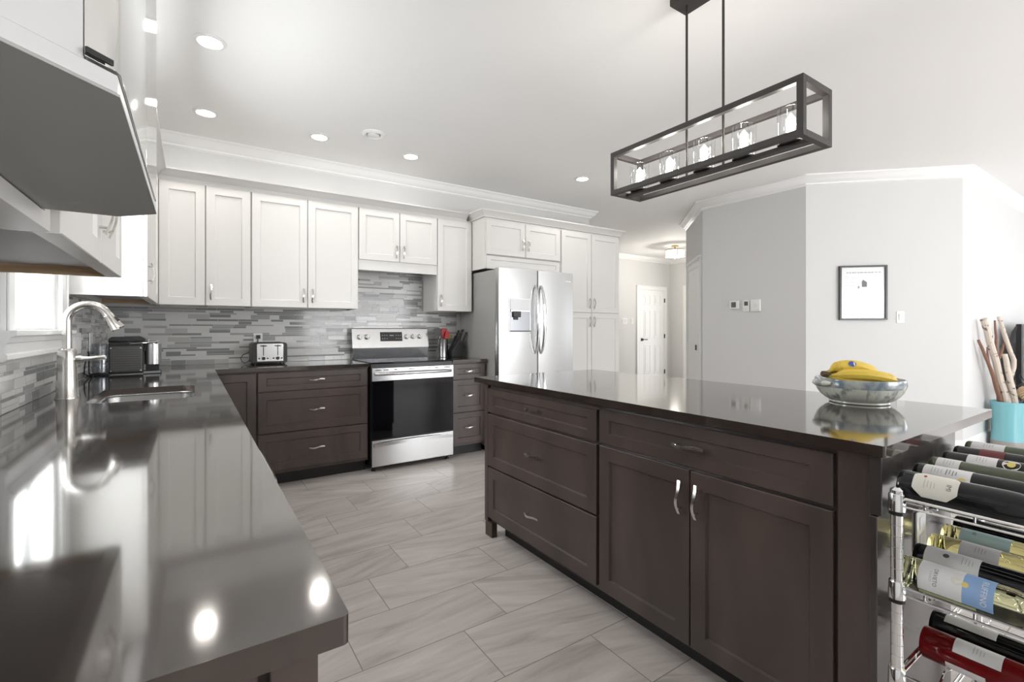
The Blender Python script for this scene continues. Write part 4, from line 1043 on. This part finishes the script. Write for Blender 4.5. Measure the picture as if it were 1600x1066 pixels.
# hall lamp
o = thing('hall_lamp', 'glowing drum ceiling lamp with brass bands in the hallway', 'ceiling light', (7.37, 5.6, ZC))
MB().lathe([(.065, ZC-.0005), (.065, ZC-.02), (.012, ZC-.03), (.012, ZC-.085)], (7.37, 5.6, 0), 24).build('stem', 'brass', o)
MB().lathe([(.17, ZC-.085), (.17, ZC-.205)], (7.37, 5.6, 0), 40).build('shade', 'drum', o)
mb = MB()
for z in (ZC-.084, ZC-.198): mb.lathe([(.171, z-.008), (.177, z-.008), (.177, z+.004), (.171, z+.004), (.171, z-.008)], (7.37, 5.6, 0), 40, caps=False)
for i in range(4):
    a = .9+i*PI/2; mb.tube([(7.37+.176*math.cos(a), 5.6+.176*math.sin(a), ZC-.20), (7.37+.176*math.cos(a), 5.6+.176*math.sin(a), ZC-.08)], .005, 8)
mb.build('band', 'brass', o)
MB().lathe([(.02, ZC-.2055), (.02, ZC-.215), (.008, ZC-.235), (.002, ZC-.24)], (7.37, 5.6, 0), 16).build('finial', 'brass', o)
l = bpy.data.lights.new('hall_glow', 'POINT'); l.energy = 35; l.shadow_soft_size = .05; l.color = (1, .94, .85)
q = bpy.data.objects.new('hall_glow', l); COL.objects.link(q); q.location = (7.37, 5.6, ZC-.28)

# ------------------------------------------------------------------ things on the walls
F = Fr((5.13, 0, 0), (0, -1, 0), (0, 0, 1), (-1, 0, 0))
o = thing('thermostat', 'white wall thermostat with a square grey screen, farthest from the picture', 'thermostat', (5.12, 3.085, 1.475))
MB().fbox(F, -3.14, -3.03, 1.43, 1.522, 0, .022).build('case', 'white', o, .004); MB().fbox(F, -3.118, -3.062, 1.447, 1.508, .022, .023).build('screen', 'lcd', o)
o = thing('thermostat', 'white wall thermostat with a small screen above its buttons, between two other controls', 'thermostat', (5.12, 2.94, 1.46))
MB().fbox(F, -2.985, -2.905, 1.395, 1.525, 0, .020).build('case', 'white', o, .004); MB().fbox(F, -2.965, -2.922, 1.462, 1.508, .020, .021).build('screen', 'lcd', o); MB().fbox(F, -2.968, -2.920, 1.405, 1.445, .020, .023).build('button', 'lab_w', o, .001)
o = thing('dimmer', 'blank white wall control with a dial, next to the two thermostats', 'control', (5.12, 2.84, 1.46))
MB().fbox(F, -2.895, -2.785, 1.395, 1.525, 0, .026).build('case', 'white', o, .005); 
mb = MB(); mb.tube([F.P(-2.835, 1.46, .026), F.P(-2.835, 1.46, .034)], .022, 20); mb.build('dial', 'lab_w', o)
Fa = Fr((5.13, 2.33, 0), (r2, -r2, 0), (0, 0, 1), (-r2, -r2, 0))
o = thing('picture_frame', 'black framed printed page hanging on the angled wall', 'picture', tuple(Fa.P(.50, 1.55, .01)))
u0, u1, v0, v1 = .294, .712, 1.291, 1.826
mb = MB()
for (a, b_, c_, d_) in ((u0, u1, v0, v0+.016), (u0, u1, v1-.016, v1), (u0, u0+.018, v0+.016, v1-.016), (u1-.018, u1, v0+.016, v1-.016)): mb.fbox(Fa, a, b_, c_, d_, 0.001, .028)
mb.build('frame', 'frameblk', o, .001)
pg = MB().fbox(Fa, u0+.018, u1-.018, v0+.016, v1-.016, .001, .012).build('page', 'paper', o)
mb = MB(); rn = random.Random(3)
x = .36
while x < .66:
    w_ = rn.uniform(.012, .03); mb.fbox(Fa, x, x+w_, 1.752, 1.764, .012, .0123); x += w_+rn.uniform(.003, .01)
for col_ in (.345, .40, .60):
    for i in range(24):
        v_ = 1.72-i*.015
        if col_ == .60 and i > 10: continue
        mb.fbox(Fa, col_, col_+rn.uniform(.025, .042), v_, v_+.003, .012, .0122)
mb.build('print', 'ink', pg)
mb = MB(); mb.fbox(Fa, .495, .54, 1.615, 1.66, .012, .0123); mb.fprism(Fa, [(.49, 1.66), (.545, 1.66), (.505, 1.688)], .012, .0123); mb.fbox(Fa, .46, .475, 1.60, 1.625, .012, .0123); mb.build('sketch', 'inkdark', pg)
MB().fbox(Fa, u0+.018, u1-.018, v0+.016, v1-.016, .016, .018).build('glazing', 'pane', o)
o = thing('light_switch', 'white light switch plate beside the black framed picture', 'switch', tuple(Fa.P(.83, 1.32, 0)))
MB().fbox(Fa, .800, .868, 1.262, 1.375, 0, .006).build('plate', 'white', o, .002); MB().fbox(Fa, .818, .850, 1.288, 1.350, .006, .010).build('rocker', 'lab_w', o, .001)
F = Fback(6.85)
o = thing('switch_plate', 'white switch plate on the hall wall beside the six panel door', 'switch', (7.42, 6.85, 1.37))
MB().fbox(F, 7.30, 7.47, 1.31, 1.43, 0, .006).build('plate', 'white', o, .002)
for i in range(3): MB().fbox(F, 7.315+i*.05, 7.35+i*.05, 1.335, 1.405, .006, .010).build('rocker', 'lab_w', o)
o = thing('light_switch', 'single white switch plate close to the casing of the hall door', 'switch', (7.60, 6.85, 1.37))
MB().fbox(F, 7.58, 7.65, 1.31, 1.43, 0, .006).build('plate', 'white', o, .002); MB().fbox(F, 7.598, 7.632, 1.335, 1.405, .006, .010).build('rocker', 'lab_w', o)

# ------------------------------------------------------------------ floor vase, console and television
vx, vy = 6.88, 1.205
c = thing('floor_vase', 'tall turquoise glazed floor vase with grey foot, holding branches', 'vase', (vx, vy, 0))
MB().lathe([(.130, .0), (.134, .004), (.132, .045)], (vx, vy, 0), 40).build('foot', 'vasegrey', c)
MB().lathe([(.133, .0451), (.130, .075)], (vx, vy, 0), 40, caps=False).build('grey_band', 'vasegrey', c)
MB().lathe([(.130, .0751), (.122, .18), (.121, .28), (.127, .40), (.136, .466), (.131, .468), (.122, .40), (.116, .28), (.116, .10), (.02, .09)], (vx, vy, 0), 40, caps=False).build('glazed_body', 'turq', c)
rn = random.Random(4)
def branch(name, label, pts, r0, r1, mt, cat='branch'):
    n = 14; P_ = []
    for i in range(n):
        t_ = i/(n-1)*(len(pts)-1); k_ = min(int(t_), len(pts)-2); s = t_-k_
        P_.append(Vector(pts[k_]).lerp(Vector(pts[k_+1]), s)+Vector((rn.uniform(-.004, .004), rn.uniform(-.004, .004), 0)))
    o = thing(name, label, cat, pts[0]); mb = MB(); mb.tube(P_, [r0+(r1-r0)*i/(n-1) for i in range(n)], 10); mb.build('bark', mt, o); return o, P_
def B(dx, dy, z): return (vx+dx, vy+dy, z)
branch('birch_branch', 'thick pale birch branch, cut end up, in the turquoise vase', [B(.05, -.03, .11), B(-.06, .03, .62), B(-.37, .105, 1.30)], .030, .030, 'birch')
branch('birch_branch', 'slim tall birch branch reaching highest out of the turquoise vase', [B(-.05, -.02, .11), B(-.02, .0, .62), B(.06, -.035, .85), B(-.03, .065, 1.33)], .026, .018, 'birch')
branch('birch_branch', 'birch branch crossing the others and leaning over the flower', [B(.03, -.07, .11), B(-.02, -.05, .50), B(-.14, .0, .95)], .028, .022, 'birch')
o, P_ = branch('driftwood_branch', 'bare brown branch sticking out sideways from the vase', [B(-.02, .03, .11), B(-.05, .05, .47), B(-.20, .08, .76), B(-.46, .125, 1.09)], .026, .012, 'driftwood')
mb = MB(); mb.tube([P_[10], P_[10]+V(-.02, .0, .08), P_[10]+V(.0, .01, .16)], [.014, .010, .004], 8); mb.build('twig', 'driftwood', o)
o, P_ = branch('driftwood_branch', 'brown forked branch standing between the birch branches', [B(.03, .06, .11), B(-.06, .06, .75), B(-.15, .07, 1.29)], .028, .008, 'driftwood')
mb = MB(); mb.tube([P_[8], P_[8]+V(.08, -.02, .12), P_[8]+V(.11, -.03, .22)], [.016, .012, .005], 8); mb.build('twig', 'driftwood', o)
o = thing('dried_flower', 'round cream dried flower head at the rim of the turquoise vase', 'flower', B(.02, -.08, .45))
mb = MB(); mb.tube([B(.06, -.03, .12), B(.04, -.09, .42), B(.03, -.115, .50)], .004, 6); mb.build('stem', 'drydark', o)
mb = MB(); cc = Vector(B(.02, -.125, .565))
for i in range(150):
    z = 1-2*(i+.5)/150; a = i*2.39996; rr = math.sqrt(1-z*z); d_ = Vector((rr*math.cos(a), rr*math.sin(a), z))
    mb.tube([cc+d_*.02, cc+d_*.05, cc+d_*.072], [.004, .010, .003], 5)
mb.build('petals', 'dry', o)
o = thing('dried_plant', 'dark curly dried stems beside the cream flower in the vase', 'dried plant', B(.08, .0, .4))
mb = MB()
for i in range(9):
    p_ = []
    for j in range(22):
        t_ = j/21; p_.append(B(.07+.20*t_*(.3+.1*i)+.02*math.sin(9*t_+i), -.01-.06*t_-.03*math.cos(8*t_+i), .12+.38*min(1, t_*1.7)+(.16+.03*i)*max(0, t_-.4)))
    mb.tube(p_, .004, 5)
mb.build('stem', 'drydark', o)
o = thing('feather_plume', 'dark feathery plume rising behind the birch branches', 'dried plant', B(.05, .04, .4))
mb = MB(); mb.tube([B(.02, .08, .12), B(.05, .05, .7), B(.09, .01, 1.02), B(.12, -.01, 1.17)], .004, 6)
for i in range(16):
    t_ = i/15; b0 = Vector(B(.08+.04*t_, .015-.02*t_, .97+.20*t_)); mb.tube([b0, b0+V(.05, -.02, .05), b0+V(.065, -.03, .08)], [.003, .006, .002], 5)
mb.build('barbs', 'drydark', o)
c = thing('media_console', 'low dark wood media console beyond the turquoise vase', 'console', (7.8, 1.15, 0))
MB().box(7.10, 8.9, .98, 1.345, .06, .40).build('carcass', 'console', c, .004); MB().box(7.08, 8.92, .965, 1.35, .4005, .43).build('top', 'console', c, .004)
for x in (7.14, 7.76, 8.38): d = MB().box(x, x+.56, .962, .9795, .10, .37).build('drawer', 'console', c, .003)
mb = MB()
for x in (7.14, 8.8):
    for y in (1.0, 1.3): mb.box(x, x+.05, y-.02, y+.02, 0, .0595)
mb.build('foot', 'console', c)
c = thing('television', 'black flat television standing on the dark media console', 'television', (7.95, 1.2, .43))
MB().box(7.32, 8.60, 1.18, 1.225, .55, 1.255).build('case', 'black', c, .005); MB().box(7.335, 8.585, 1.178, 1.1799, .565, 1.24).build('screen', 'screen', c)
mb = MB(); mb.box(7.90, 8.02, 1.19, 1.215, .4395, .56); mb.box(7.75, 8.17, 1.10, 1.30, .4305, .4395); mb.build('stand', 'black', c, .002)
